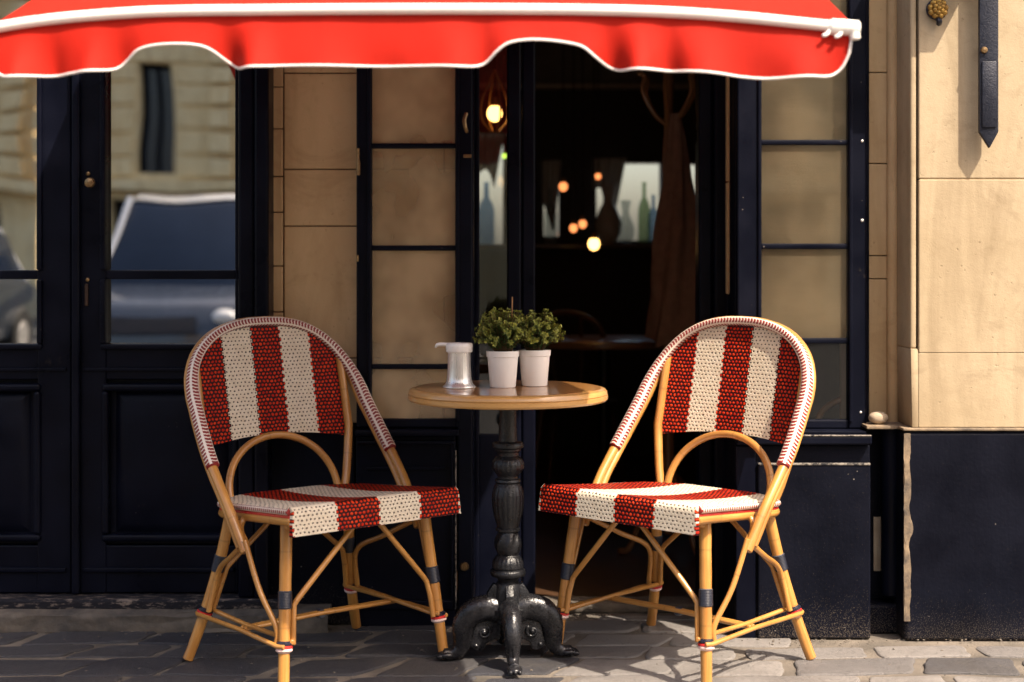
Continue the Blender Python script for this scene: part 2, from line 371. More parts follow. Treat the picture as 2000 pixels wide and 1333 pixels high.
def lathe(bm, prof, seg=32, c=(0, 0, 0), flute=None):
    """prof list of (r,z); flute(z,ang)->radius factor"""
    c = Vector(c); rings = []
    for (r, z) in prof:
        rings.append([bm.verts.new(c+Vector((math.cos(2*PI*k/seg)*r*(flute(z, 2*PI*k/seg) if flute else 1), math.sin(2*PI*k/seg)*r*(flute(z, 2*PI*k/seg) if flute else 1), z))) for k in range(seg)])
    for i in range(len(rings)-1):
        for k in range(seg): bm.faces.new((rings[i][k], rings[i][(k+1) % seg], rings[i+1][(k+1) % seg], rings[i+1][k]))
    bm.faces.new(rings[0][::-1]); bm.faces.new(rings[-1])
def sphere(bm, c, r, sub=2, sc=(1, 1, 1)):
    t = bmesh.new(); bmesh.ops.create_icosphere(t, subdivisions=sub, radius=1)
    t.loops.layers.uv.new('UVMap')
    for v_ in t.verts: v_.co = Vector(c)+Vector((v_.co[i]*r*sc[i] for i in range(3)))
    merge(bm, t)
def sheet(bm, fn, nu, nv, th, uvf=None):
    """solid sheet from fn(i/nu, j/nv) with thickness th along its normal"""
    uvl = bm.loops.layers.uv.active; e = 1e-3
    top, bot = [], []
    for j in range(nv+1):
        ra, rb = [], []
        for i in range(nu+1):
            u, v_ = i/nu, j/nv; p = fn(u, v_)
            du = fn(min(u+e, 1), v_)-fn(max(u-e, 0), v_); dv = fn(u, min(v_+e, 1))-fn(u, max(v_-e, 0))
            nn = du.cross(dv); nn = nn.normalized() if nn.length > 1e-12 else Vector((0, 0, 1))
            ra.append(bm.verts.new(p+nn*th*.5)); rb.append(bm.verts.new(p-nn*th*.5))
        top.append(ra); bot.append(rb)
    def face(vs, ids):
        f = bm.faces.new(vs)
        if uvf:
            for lp, (i, j) in zip(f.loops, ids): lp[uvl].uv = uvf(i/nu, j/nv)
    for j in range(nv):
        for i in range(nu):
            ids = [(i, j), (i+1, j), (i+1, j+1), (i, j+1)]
            face([top[b][a] for a, b in ids], ids); face([bot[b][a] for a, b in ids[::-1]], ids[::-1])
    edge = [(i, 0) for i in range(nu)]+[(nu, j) for j in range(nv)]+[(i, nv) for i in range(nu, 0, -1)]+[(0, j) for j in range(nv, 0, -1)]
    for k in range(len(edge)):
        a, b = edge[k], edge[(k+1) % len(edge)]
        face([top[a[1]][a[0]], bot[a[1]][a[0]], bot[b[1]][b[0]], top[b[1]][b[0]]], [a, a, b, b])
def interp(tab, x):
    if x <= tab[0][0]: return tab[0][1]
    for (a, b), (c, d) in zip(tab, tab[1:]):
        if x <= c: 
            t = (x-a)/(c-a); return b+(d-b)*t
    return tab[-1][1]
def smoothtab(tab, x):      # catmull-rom through a table
    n = len(tab)
    if x <= tab[0][0]: return tab[0][1]
    if x >= tab[-1][0]: return tab[-1][1]
    for i in range(n-1):
        if x <= tab[i+1][0]:
            x0, y0 = tab[i]; x1, y1 = tab[i+1]; t = (x-x0)/(x1-x0)
            m0 = (y1-tab[i-1][1])/(x1-tab[i-1][0]) if i > 0 else (y1-y0)/(x1-x0)
            m1 = (tab[i+2][1]-y0)/(tab[i+2][0]-x0) if i+2 < n else (y1-y0)/(x1-x0)
            h = x1-x0; t2, t3 = t*t, t**3
            return (2*t3-3*t2+1)*y0+(t3-2*t2+t)*h*m0+(-2*t3+3*t2)*y1+(t3-t2)*h*m1

# ------------------------------------------------------------------ ground
bm = B(); box(bm, (-9, 1.2, -.10), (9, 4.75, 0), 0); struct('pavement', bm, M['mortar'], smooth=False)
bm = B(); box(bm, (-9, .9, -.14), (9, 1.197, .003), .015); struct('kerb', bm, M['kerb'])
bm = B(); box(bm, (-60, -18.0, -.30), (60, .897, -.12), 0); struct('road', bm, M['asphalt'], smooth=False)
bm = B(); box(bm, (-60, -60, -.30), (60, -18.003, 0.0), .01); struct('far_pavement', bm, M['kerb'])
bm = B(); box(bm, (-60, 8.9, -.30), (60, 60, -.02), 0); struct('rear_yard', bm, M['kerb'], smooth=False)

def paving():
    bm = B(); tone = bm.faces.layers.float.new('tone') if False else None
    rnd = random.Random(11); data = []
    rows = []; y = 2.5
    ys = [2.5]
    while ys[-1] < 4.62: ys.append(ys[-1]+rnd.uniform(.135, .185))
    for r_ in range(len(ys)-1):
        y0, y1 = ys[r_], ys[r_+1]; x = -2.6+rnd.uniform(0, .2)
        while x < 2.6:
            big = x > .1
            w = rnd.uniform(.22, .38) if not big else rnd.uniform(.24, .46)
            g = rnd.uniform(.008, .014) if x < -.1 else rnd.uniform(.006, .020)
            gy = rnd.uniform(.008, .014) if x < -.1 else rnd.uniform(.006, .015)
            x0, x1 = x+g, x+w-g
            sk = -.32*(1 if x < .2 else .25)       # joints run slantwise on the left
            ylim = 4.425 if x < -.55 else (4.62 if x < .62 else 4.318)
            a0, a1 = y0+gy, min(y1-gy, ylim)
            if a1-a0 > .05:
                cs = []
                for (cx, cy) in ((x0, a0), (x1, a0), (x1, a1), (x0, a1)):
                    wx, wy = noise.noise(Vector((cx*1.7, cy*3, 5)))*.05, noise.noise(Vector((cx*2.3, cy*1.5, 9)))*.045
                    q0 = Vector((cx+wx+(cy-y0)*-sk*1.6+rnd.uniform(-.013, .013), cy+wy+(cx-x0)*.03+rnd.uniform(-.009, .009), 0)); q0.y = min(q0.y, ylim); cs.append(q0)
                data.append((cs, rnd.random(), x))
            x += w
    out = bmesh.new(); out.loops.layers.uv.new('UVMap'); lay = out.verts.layers.float.new('tone')
    for cs, rr, x in data:
        ctr = sum(cs, Vector())/4; rad = rnd.uniform(.012, .026); ring = []
        for i in range(4):
            p, a, b = cs[i], cs[i-1], cs[(i+1) % 4]
            da, db = (a-p).normalized(), (b-p).normalized()
            for t in (0, .25, .5, .75, 1):
                s = p+da*rad; e_ = p+db*rad
                ring.append((1-t)**2*s+2*t*(1-t)*p+t*t*e_)
            s = p+db*rad; nxt = cs[(i+1) % 4]; e_ = nxt+(p-nxt).normalized()*rad
            for t in (.2, .4, .6, .8): ring.append(s.lerp(e_, t))
        ring = [r_+Vector((noise.noise(r_*22)*.008, noise.noise(r_*22+Vector((9, 3, 1)))*.008, 0)) for r_ in ring]
        tilt = Vector((rnd.uniform(-.012, .012), rnd.uniform(-.012, .012), 0)); hgt = rnd.uniform(.003, .0075)
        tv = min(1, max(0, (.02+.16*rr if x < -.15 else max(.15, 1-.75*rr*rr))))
        layers = []
        for (k, z) in ((1.0, -.01), (1.0, hgt*.45), (.975, hgt*.92), (.93, hgt), (.6, hgt+.0005), (.25, hgt)):
            vs = []
            for p in ring:
                w_ = ctr+(p-ctr)*k
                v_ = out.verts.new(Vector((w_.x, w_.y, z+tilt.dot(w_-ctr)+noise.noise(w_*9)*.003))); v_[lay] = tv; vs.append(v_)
            layers.append(vs)
        n = len(ring)
        for a, b in zip(layers, layers[1:]):
            for i in range(n): out.faces.new((a[i], a[(i+1) % n], b[(i+1) % n], b[i]))
        out.faces.new(layers[-1])
    bm.free(); return out
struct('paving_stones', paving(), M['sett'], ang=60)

def grit():
    bm = B(); r_ = random.Random(5)
    for k in range(420):
        x = r_.uniform(-1.5, 1.7); y = r_.uniform(3.75, 4.45) if r_.random() < .5 else (4.33-abs(r_.gauss(0, .03)) if x > .65 else 4.44-abs(r_.gauss(0, .03)))
        a = r_.uniform(.0012, .0035); sphere(bm, (x, y, .006+a*.3), a, 1, (r_.uniform(.7, 1.6), r_.uniform(.7, 1.6), .7))
    return bm
g_ = obj('grit', grit(), M['mortar'], smooth=False); g_['kind'] = 'stuff'; tag(g_, 'fine grit and crumbs scattered over the paving stones', 'grit')
# ------------------------------------------------------------------ the cafe building
BL = Vector((0, 4.5, 0))
cafe = thing('cafe_building', 'limestone cafe front with navy painted doors, windows and plinth behind the table', 'building', BL)
def bo(name, bm, mat, parent=cafe, **kw): return obj(name, bm, mat, parent, world=BL, **kw)
TOP = 2.06
# -- outer stone to the far left (out of frame), upper wall
bm = B(); box(bm, (-4.2, 4.5, .60), (-1.86, 4.9, TOP), .004); bo('stone_wall', bm, M['stone_warm'])
bm = B(); box(bm, (-4.2, 4.47, 0), (-1.86, 4.9, .597), .008); bo('plinth', bm, M['plinth'])
bm = B(); box(bm, (-4.2, 4.5, 2.42), (4.2, 4.9, 3.6), .004); bo('stone_wall', bm, M['stone'])
bm = B(); box(bm, (-1.86, 4.47, TOP+.003), (1.05, 4.9, 2.417), .006); box(bm, (-1.84, 4.43, 2.10), (1.03, 4.472, 2.13), .004); box(bm, (-1.84, 4.43, 2.35), (1.03, 4.472, 2.39), .004)
bo('fascia_board', bm, M['navy'])

# -- left double door : two glazed leaves with raised panels
DZ = .092
bm = B(); box(bm, (-1.86, 4.47, DZ), (-1.80, 4.7, TOP), .006); bo('door_frame', bm, M['navy'])
bm = B(); box(bm, (PX(468, 4.5), 4.47, DZ), (PX(500, 4.5), 4.68, TOP), .008); bo('door_frame', bm, M['navy']); bm = B(); box(bm, (PX(501, 4.5), 4.455, DZ), (PX(529, 4.5), 4.70, TOP), .008)
bo('door_frame', bm, M['navy'])
def door_leaf(xa, xb, ga, gb, knob):
    f = 4.52
    bm = B()
    zb, zt = DZ+.004, TOP-.004
    zs = [PZ(672, f), PZ(546, f), PZ(528, f)]
    box(bm, (xa, f, zb), (ga, f+.045, zt), .004); box(bm, (gb, f, zb), (xb, f+.045, zt), .004)   # stiles
    for (za, zz) in ((PZ(742, f), zs[0]), (zb, PZ(1066, f)), (zs[1], zs[2]), (zt-.10, zt)): box(bm, (ga-.002, f+.003, za), (gb+.002, f+.043, zz), .004)
    # glazing beads
    for (za, zz) in ((zs[0], zs[1]), (zs[2], zt-.10)):
        for (p, q_) in (((ga-.016, f-.010, za-.016), (gb+.016, f+.006, za)), ((ga-.016, f-.010, zz), (gb+.016, f+.006, zz+.016 if zz < 1.9 else zz+.01))): 
            if abs(p[2]-q_[2]) > .001 and not (za == zs[2] and q_[2] == za) and not (zz == zs[1] and p[2] == zz): box(bm, p, q_, .005)
        box(bm, (ga-.016, f-.012, za), (ga, f+.006, zz), .005); box(bm, (gb, f-.012, za), (gb+.016, f+.006, zz), .005)
    # kick panel: moulding frame + raised field
    pz0, pz1 = PZ(1058, f), PZ(750, f)
    box(bm, (ga, f+.022, pz0-.01), (gb, f+.040, pz1+.01), 0)
    m = .022
    for (p, q_) in (((ga-.012, f-.011, pz1-m), (gb+.012, f+.023, pz1)), ((ga-.012, f-.011, pz0), (gb+.012, f+.023, pz0+m)), ((ga-.012, f-.012, pz0+m), (ga-.012+m, f+.023, pz1-m)), ((gb+.012-m, f-.012, pz0+m), (gb+.012, f+.023, pz1-m))): box(bm, p, q_, .009, 3)
    i = .055
    a = [(ga+i-.03, f+.022, pz0+i-.03), (gb-i+.03, f+.022, pz0+i-.03), (gb-i+.03, f+.022, pz1-i+.03), (ga+i-.03, f+.022, pz1-i+.03)]
    b_ = [(ga+i, f+.004, pz0+i), (gb-i, f+.004, pz0+i), (gb-i, f+.004, pz1-i), (ga+i, f+.004, pz1-i)]
    va = [bm.verts.new(x) for x in a]; vb = [bm.verts.new(x) for x in b_]; bm.faces.new(vb)
    for k in range(4): bm.faces.new((va[k], va[(k+1) % 4], vb[(k+1) % 4], vb[k]))
    box(bm, (xa+.012, f-.009, PZ(1118, f)), (xb-.012, f+.002, PZ(1108, f)), .004)    # weather bead
    box(bm, (xa+.012, f-.006, PZ(725, f)), (xb-.012, f+.002, PZ(719, f)), .002)
    d = bo('door', bm, M['navy'])
    for (za, zz) in ((zs[0], zs[1]), (zs[2], zt-.10)):
        g = B(); box(g, (ga-.004, f+.018, za-.004), (gb+.004, f+.022, zz+.004), 0); bmesh.ops.rotate(g, verts=g.verts, cent=((ga+gb)/2, f+.02, 0), matrix=Matrix.Rotation(R(-1.5), 3, 'Z')); bo('pane', g, M['glass_door'], d, smooth=False)
    return d
dl = door_leaf(-1.79, PX(138, 4.52), -1.70, PX(73, 4.52), False)
dr = door_leaf(PX(156, 4.52), PX(466, 4.52), PX(207, 4.52), PX(460, 4.52), True)
bm = B(); box(bm, (PX(139, 4.5), 4.497, DZ+.004), (PX(155, 4.5), 4.56, TOP-.01), .007, 3); bo('door_astragal', bm, M['navy'])
bm = B(); lathe(bm, [(.004, 0), (.013, .004), (.016, .012), (.014, .02), (.006, .03), (.006, .045)], 20)
bmesh.ops.rotate(bm, verts=bm.verts, cent=(0, 0, 0), matrix=Matrix.Rotation(R(-90), 3, 'X')); bmesh.ops.translate(bm, verts=bm.verts, vec=P(173, 357, 4.478))
bo('knob', bm, M['brass'], dr)
bm = B(); sphere(bm, P(172, 340, 4.519), .007, 2, (1, .5, 1)); bo('screw', bm, M['brass'], dr); bm = B(); sphere(bm, P(171, 547, 4.519), .0065, 2, (1, .5, 1)); bo('screw', bm, M['brass'], dr)
bm = B(); box(bm, P(165, 555, 4.514), P(173, 598, 4.521), .002); bo('keyhole_plate', bm, simple('rusty_plate', (.035, .02, .015), (.07, .035, .02), .6, .4), dr)
bm = B(); box(bm, (-1.86, 4.455, .058), (-.66, 4.62, DZ), .008, 3); bo('door_sill', bm, M['sill'])
bm = B()
t = bmesh.new(); t.loops.layers.uv.new('UVMap'); bmesh.ops.create_grid(t, x_segments=60, y_segments=6, size=.5)
sheet(bm, lambda u, v_: Vector((-2.6+u*2.06, (4.432+noise.noise(Vector((u*22, v_*4, 1)))*.006) if v_ < .62 else 4.432+(v_-.62)/.38*.12, min(v_/.62, 1)*.054+noise.noise(Vector((u*30, v_*5, 4)))*.003-.0)), 90, 10, .02); t.free()
bo('step', bm, M['step'], ang=70)

# -- limestone pier with coursed joints, stone continues behind the opened window leaf
JY = 4.552
bm = B()
xa, xm, xb = PX(530, JY), PX(554, JY), -.128
def courses(bm, x0, x1, ys, yf, depth, gap=.003, z0=.60, z1=TOP):
    zs = [z1]+[PZ(y_, JY) for y_ in ys]+[z0]
    for a, b in zip(zs, zs[1:]): box(bm, (x0, yf, b+gap*.5), (x1, yf+depth, a-gap*.5), .003, 2)
courses(bm, xa, xm-.003, [60, 170, 252, 345, 415, 520, 610], JY, .10)
courses(bm, xm+.001, PX(866, JY), [143, 331, 442, 700], JY+.002, .10, .0035)
courses(bm, PX(866, JY)+.003, xb, [90, 232, 330, 392, 560, 690], JY+.001, .10)
bo('stone_pier', bm, M['stone_warm'])
bm = B(); box(bm, (xa-.01, JY+.011, .60), (xb, JY+.099, TOP-.01), 0); bo('mortar_joint', bm, M['joint'], smooth=False)
bm = B(); box(bm, (PX(531, JY), JY-.03, .0), (PX(695, JY), JY+.12, .597), .006); bo('plinth', bm, M['plinth'])

# -- glazed window leaves
def window_leaf(f, xo0, xi0, xi1, xo1, rails, zbot, ztop, glass_mat):
    bm = B(); T = .036
    box(bm, (xo0, f, zbot), (xi0, f+T, ztop), .005, 3); box(bm, (xi1, f, zbot), (xo1, f+T, ztop), .005, 3)
    prev = ztop; zs = []
    for (y0, y1) in rails:
        box(bm, (xi0-.002, f+.004, PZ(y1, f)), (xi1+.002, f+T-.004, PZ(y0, f)), .004, 2); zs.append((PZ(y0, f), PZ(y1, f)))
    box(bm, (xi0-.002, f+.003, zbot), (xi1+.002, f+T-.003, zbot+.026), .004); box(bm, (xi0-.002, f+.003, ztop-.05), (xi1+.002, f+T-.003, ztop), .004)
    box(bm, (xi0-.012, f-.007, zbot+.02), (xi0-.002, f+.006, ztop-.02), .003); box(bm, (xi1+.002, f-.007, zbot+.02), (xi1+.012, f+.006, ztop-.02), .003)
    w = bo('window', bm, M['navy_worn'])
    edges = [ztop-.05]+[z for ab in zs for z in ab]+[zbot+.026]
    for k in range(0, len(edges), 2):
        g = B(); box(g, (xi0-.004, f+.016, edges[k+1]-.003), (xi1+.004, f+.020, edges[k]+.003), 0); bo('pane', g, M['glass'] if (k == len(edges)-2 and glass_mat is M['glass_grey']) else glass_mat, w, smooth=False)
    return w
LW = 4.50
wl = window_leaf(LW, PX(696, LW), PX(726, LW), PX(889, LW), PX(922, LW), [(280, 290), (480, 490), (712, 722)], PZ(836, LW), TOP, M['glass_dusty'])
bm = B(); tube(bm, crom([P(911, 222, LW-.012), P(907, 235, LW-.022), P(909, 250, LW-.022), P(912, 258, LW-.012)]), .006, 8); bo('window_catch', bm, M['brass'], wl); bm = B(); box(bm, P(905, 302, LW-.006), P(921, 309, LW), .001); bo('catch_plate', bm, M['brass'], wl)
bm = B(); tube(bm, [P(699, 291, LW-.008), P(699.5, 312, LW-.008), P(700, 320, LW-.008), P(700, 342, LW-.008)], [.006, .0045, .0065, .006], 8); bo('hinge', bm, M['brass'], wl)
bm = B(); tube(bm, [P(698, 499, LW-.006), P(698, 511, LW-.006)], .004, 8); bo('hinge', bm, M['brass'], wl)
bm = B(); 
xa, xb = PX(695, 4.5), PX(890, 4.5); f = 4.5
box(bm, (xa, f, .0), (xb, f+.12, PZ(852, f)), .004)
for (p, q_) in ((( xa, f-.034, PZ(850, f)), (xb+.012, f+.03, PZ(838, f))), ((xa+.005, f-.018, PZ(868, f)), (xb-.002, f+.004, PZ(860, f))), ((xa+.005, f-.010, PZ(1190, f)), (xb-.005, f+.004, PZ(1172, f)))): box(bm, p, q_, .004)
box(bm, (xb-.014, f-.014, PZ(1172, f)), (xb-.006, f+.003, PZ(868, f)), .003); box(bm, (xa+.03, f-.009, PZ(918, f)), (xb-.03, f+.003, PZ(912, f)), .002)
bo('wall_panel', bm, M['navy_worn'])

# -- doorway: posts, side light, right reveal
bm = B(); box(bm, (PX(893, 4.5), 4.498, 0), (PX(924, 4.5), 4.70, TOP), .006)
bo('door_post', bm, M['navy_worn'])
bm = B(); lathe(bm, [(.002, 0), (.011, .001), (.0135, .006), (.0135, .012)], 20); lathe(bm, [(.0065, -.003), (.0075, .002)], 14)
bmesh.ops.rotate(bm, verts=bm.verts, cent=(0, 0, 0), matrix=Matrix.Rotation(R(-90), 3, 'X')); bmesh.ops.translate(bm, verts=bm.verts, vec=P(907, 1108, 4.49)); bo('bolt_head', bm, M['brass'])
f = 4.68
bm = B(); box(bm, (PX(990, f), f, .03), (PX(1018, f), f+.06, TOP), .006); box(bm, (PX(1020, f), f+.012, .03), (PX(1046, f), f+.075, TOP), .006)
box(bm, (PX(927, f), f+.01, .03), (PX(936, f), f+.05, TOP), .003); box(bm, (PX(936, f)-.002, f+.012, .03), (PX(990, f)+.002, f+.045, .55), .004); box(bm, (PX(936, f)-.002, f+.012, 1.94), (PX(990, f)+.002, f+.045, TOP), .004)
bo('doorway_frame', bm, M['navy'])
bm = B(); box(bm, (PX(936, f)-.003, f+.024, .547), (PX(990, f)+.003, f+.028, 1.943), 0); bo('pane', bm, M['glass'], smooth=False)
bm = B(); box(bm, (PX(1365, f), f, .0), (PX(1392, f), f+.10, TOP), .008); box(bm, (PX(1393, f), f-.03, .0), (PX(1420, f), f+.08, TOP), .008)
bo('doorway_frame', bm, M['navy'])
bm = B(); box(bm, (PX(1420, 4.62), 4.62, PZ(575, 4.62)), (PX(1470, 4.62), 4.72, PZ(355, 4.62)-.002), .003); box(bm, (PX(1420, 4.62), 4.62, PZ(355, 4.62)+.002), (PX(1470, 4.62), 4.72, TOP), .003); bo('stone_reveal', bm, M['stone_warm'])
bm = B(); box(bm, (PX(1420, 4.62), 4.62, 0), (PX(1470, 4.62), 4.72, PZ(576, 4.62)-.002), .003); bo('plinth', bm, M['navy'])
bm = B(); box(bm, (-.12, 4.665, 0), (.66, 4.78, .03), .008, 3); bo('door_sill', bm, M['step'])

# -- right window and its panel
RW = 4.445
RP = 4.352
wr = window_leaf(RW, PX(1440, RW), PX(1488, RW), PX(1657, RW), PX(1693, RW), [(273, 283), (476, 487), (661, 672)], PZ(838, RW), TOP, M['glass_grey'])
bm = B(); box(bm, (PX(1480, RW), RW+.06, PZ(668, RW)), (PX(1665, RW), RW+.066, TOP-.02), 0); bo('window_blind', bm, M['blind'], wr, smooth=False)
for (x_, y_, r_) in ((1684, 276, .0045), (1684, 431, .005), (1681, 806, .004)):
    bm = B(); sphere(bm, P(x_, y_, RW-.001), r_, 2, (1, .5, 1)); bo('screw', bm, M['steel'], wr)
bm = B(); box(bm, (PX(1437, RP), RP-.025, PZ(868, RP)), (PX(1700, RP), RW+.05, PZ(850, RP)), .006, 3); box(bm, (PX(1440, RP), RP+.03, PZ(850, RP)+.001), (PX(1697, RP), RW+.035, PZ(838, RW)-.001), .003); bo('window_sill', bm, M['navy_worn'])
bm = B(); box(bm, (PX(1440, RP), RP+.004, .0), (PX(1700, RP), RW+.2, PZ(870, RP)), .004); box(bm, (PX(1479, RP), RP-.010, .004), (PX(1699, RP), RP+.008, PZ(906, RP)), .005, 3); bo('wall_panel', bm, M['plinth'])
bm = B(); box(bm, (PX(1437, RP), RP-.002, .0), (PX(1476, RP), RP+.02, PZ(870, RP)-.001), .004); bo('corner_post', bm, M['navy'])
bm = B(); box(bm, (PX(1438, RW), RW+.034, PZ(840, RW)), (PX(1446, RW), RW+.14, TOP), .003); box(bm, (1.046, RW+.03, 0), (1.058, RW+.14, TOP), .003); bo('window_jamb', bm, M['navy'])

q = N('chipped_paint_edge'); n_ = q.noise(q.coord('Object'), 70, 5, .7)
M['chip'] = q.done(q.bsdf(q.mix(q.rng(n_, .42, .55), (.003, .004, .009), (.26, .23, .20)), .7))
bm = B(); box(bm, (PX(1480, RP), RP-.0125, PZ(908, RP)), (PX(1698, RP), RP-.004, PZ(905, RP)+.0015), .001); bo('chipped_edge', bm, M['chip'])
bm = B(); box(bm, (PX(889, 4.49), 4.487, PZ(1190, 4.49)), (PX(891.5, 4.49), 4.497, PZ(880, 4.49)), .001); bo('chipped_edge', bm, M['chip'])
bm = B(); box(bm, (PX(1440, RP), RP-.027, PZ(850.5, RP)), (PX(1698, RP), RP-.019, PZ(849, RP)+.0012), .001); bo('chipped_edge', bm, M['chip'])
# -- recess and right limestone block
bm = B(); RB = 4.51
for (a, b) in ((.60, PZ(545, RB)), (PZ(545, RB), PZ(500, RB)), (PZ(500, RB), PZ(320, RB)), (PZ(320, RB), PZ(142, RB)), (PZ(142, RB), 2.417)): box(bm, (1.02, RB, a+.0015), (1.20, RB+.2, b-.0015), .002)
bo('stone_reveal', bm, M['stone_warm'])
bm = B()
tube(bm, [(PX(1746, 4.485), 4.50, .60), (PX(1746, 4.485), 4.50, 1.5), (PX(1746, 4.485), 4.50, 2.417)], .017, 20); bo('stone_moulding', bm, M['stone_warm'])
SW = 4.33; xe = PX(1779, SW); xg = PX(1792, SW)
bm = B()
zst = PZ(690, SW); zj = PZ(350, SW); zj2 = PZ(836, SW)
box(bm, (xg+.004, SW, zst), (4.2, SW+.3, zj-.0012), .003); box(bm, (xg+.004, SW, zj+.0012), (4.2, SW+.3, 2.417), .003)
box(bm, (xe, SW+.006, zst+.012), (xg-.001, SW+.3, 2.417), .006, 3)
prism(bm, [(xe, zst+.012), (xg, zst+.012), (xg+.003, zst), (xg+.003, zj2+.001), (xe+.004, zj2+.001), (xe+.002, (zst+zj2)/2)], 'y', SW+.001, SW+.3, .002)
box(bm, (xg+.003, SW+.0005, zj2+.001), (4.2, SW+.3, zst-.0005), .002)
bo('stone_wall', bm, M['stone'])
bm = B(); box(bm, (xg+.01, SW+.003, .62), (4.19, SW+.29, 2.40), 0); bo('mortar_joint', bm, M['stone_warm'], smooth=False)
bm = B(); box(bm, (PX(1762, SW), SW-.012, zj2-.008), (4.2, SW+.3, zj2), .003); bo('plinth_ledge', bm, M['plinth_edge'])
bm = B(); box(bm, (PX(1765, SW), SW-.006, 0.0), (4.2, SW+.3, zj2-.0085), .012, 3); bo('plinth', bm, M['plinth'])
bm = B(); sheet(bm, lambda u, v_: Vector((PX(1764, SW)+u*(.018+.012*noise.noise(Vector((1, 2, v_*9)))), SW-.0085+.0012*noise.noise(Vector((u*6, 1, v_*30))), .06+v_*(zj2-.075))), 6, 60, .006); bo('chipped_edge', bm, M['plinth_edge'])
bm = B(); box(bm, (1.03, RB-.02, .0), (1.20, RB+.2, .598), .004); bo('plinth', bm, M['plinth'])
bm = B(); box(bm, (1.03, RB-.10, .0), (PX(1757, 4.42), RB-.021, PZ(1180, 4.42)), .01, 3); bo('corner_block', bm, M['plinth'])
bm = B(); box(bm, (1.028, 4.38, .602), (xe, RB+.01, .612), .002); bo('plinth_ledge', bm, M['plinth_edge'])
bm = B(); tube(bm, crom([(PX(1741, 4.44), 4.44, .112), (PX(1741, 4.44), 4.44, .35), (PX(1741, 4.44), 4.44, .60)], 3), .030, 20); bo('drain_pipe', bm, M['navy_worn'])
bm = B(); sheet(bm, lambda u, v_: Vector((PX(1706, RB-.022)+u*(.026+.012*noise.noise(Vector((3, 2, v_*7)))), RB-.024, .17+v_*.16)), 5, 20, .004); bo('bare_patch', bm, M['pebble'])

# unseen stone block added above the view to cast shade over the rosette
bm = B(); prism(bm, [(SW+.002, 1.90), (SW-.11, 1.90), (SW-.125, 1.93), (SW-.125, 2.2), (SW+.002, 2.2)], 'x', 1.20, 1.32, .004); bo('shade_block', bm, M['stone'])
# interior shell
bm = B(); box(bm, (-2.3, 4.79, -.08), (2.3, 8.6, .0), 0); bo('interior_floor', bm, M['in_floor'], smooth=False)
bm = B(); box(bm, (-2.3, 4.72, 2.62), (2.3, 8.6, 2.72), 0); bo('interior_ceiling', bm, M['in_upper'], smooth=False)
bm = B(); box(bm, (-2.4, 4.72, -.05), (-2.3, 8.6, 2.7), 0); bo('interior_wall', bm, M['in_wall'], smooth=False)
bm = B(); box(bm, (2.3, 4.72, -.05), (2.4, 8.6, 2.7), 0); bo('interior_wall', bm, M['in_wall'], smooth=False)
BK = 8.4
wins = [(PX(1062, BK), PX(1092, BK), PZ(462, BK), PZ(322, BK)), (PX(1165, BK), PX(1292, BK), PZ(470, BK), PZ(318, BK)), (PX(1336, BK), PX(1364, BK), PZ(455, BK), PZ(320, BK)), (PX(930, BK), PX(982, BK), PZ(480, BK), PZ(270, BK))]
bm = B()
def wall_with_holes(bm, x0, x1, z0, z1, y0, y1, holes):
    xs = sorted({x0, x1, *[h[0] for h in holes], *[h[1] for h in holes]}); zs = sorted({z0, z1, *[h[2] for h in holes], *[h[3] for h in holes]})
    for a, b in zip(xs, xs[1:]):
        for c, d in zip(zs, zs[1:]):
            mx, mz = (a+b)/2, (c+d)/2
            if any(h[0] < mx < h[1] and h[2] < mz < h[3] for h in holes): continue
            box(bm, (a, y0, c), (b, y1, d), 0)
wall_with_holes(bm, -2.4, 2.4, -.05, 2.7, BK, BK+.15, wins)
bo('interior_wall', bm, M['in_wall'], smooth=False)
bm = B(); box(bm, (-2.2, BK-.06, PZ(166, BK)), (2.2, BK-.002, 2.6), 0); bo('wall_panel', bm, M['in_upper'], smooth=False)
bm = B(); box(bm, (-2.2, BK-.09, PZ(176, BK)), (2.2, BK-.003, PZ(166, BK)-.002), .004); bo('cornice', bm, M['beam'])
bm = B(); box(bm, (-2.2, BK-.22, PZ(486, BK)), (2.2, BK-.002, PZ(478, BK)), .004); bo('window_ledge', bm, M['dark_wood'])
for w_ in wins:
    g = B(); box(g, (w_[0], BK+.06, w_[2]), (w_[1], BK+.064, w_[3]), 0); bo('pane', g, M['glass'], smooth=False)

# ------------------------------------------------------------------ things fixed on the wall
bm = B(); xa, xb = PX(1903, SW), PX(1940, SW); yf = SW-.048
prism(bm, [(xa, 2.3), (xa, PZ(258, yf)), ((xa+xb)/2+.002, PZ(290, yf)), (xb, PZ(258, yf)), (xb, 2.3)], 'y', yf, yf+.016, .003)
ib = thing('iron_bracket', 'flat black iron strap with a pointed lower end on the pale stone wall', 'wall bracket', (PX(1921, SW), SW, 1.4))
IL = ib.location
obj('strap', bm, M['bracket'], ib, world=IL)
bm = B(); prism(bm, [(xa+.006, PZ(120, yf)), (xa+.006, PZ(250, yf)), (xb-.006, PZ(250, yf)), (xb-.006, PZ(120, yf))], 'y', yf-.005, yf-.0005, .003); obj('raised_plate', bm, M['bracket'], ib, world=IL)
bm = B(); lathe(bm, [(.002, -.004), (.008, -.003), (.010, .003), (.010, .008)], 16); bmesh.ops.rotate(bm, verts=bm.verts, cent=(0, 0, 0), matrix=Matrix.Rotation(R(-90), 3, 'X')); bmesh.ops.translate(bm, verts=bm.verts, vec=P(1923, 98, yf-.005)); obj('bolt', bm, M['brass'], ib, world=IL)
for z_ in (PZ(98, SW), 2.1):
    bm = B(); tube(bm, [(PX(1923, SW), yf+.012, z_), (PX(1923, SW), SW+.006, z_)], .009, 10); obj('spacer', bm, M['bracket'], ib, world=IL)
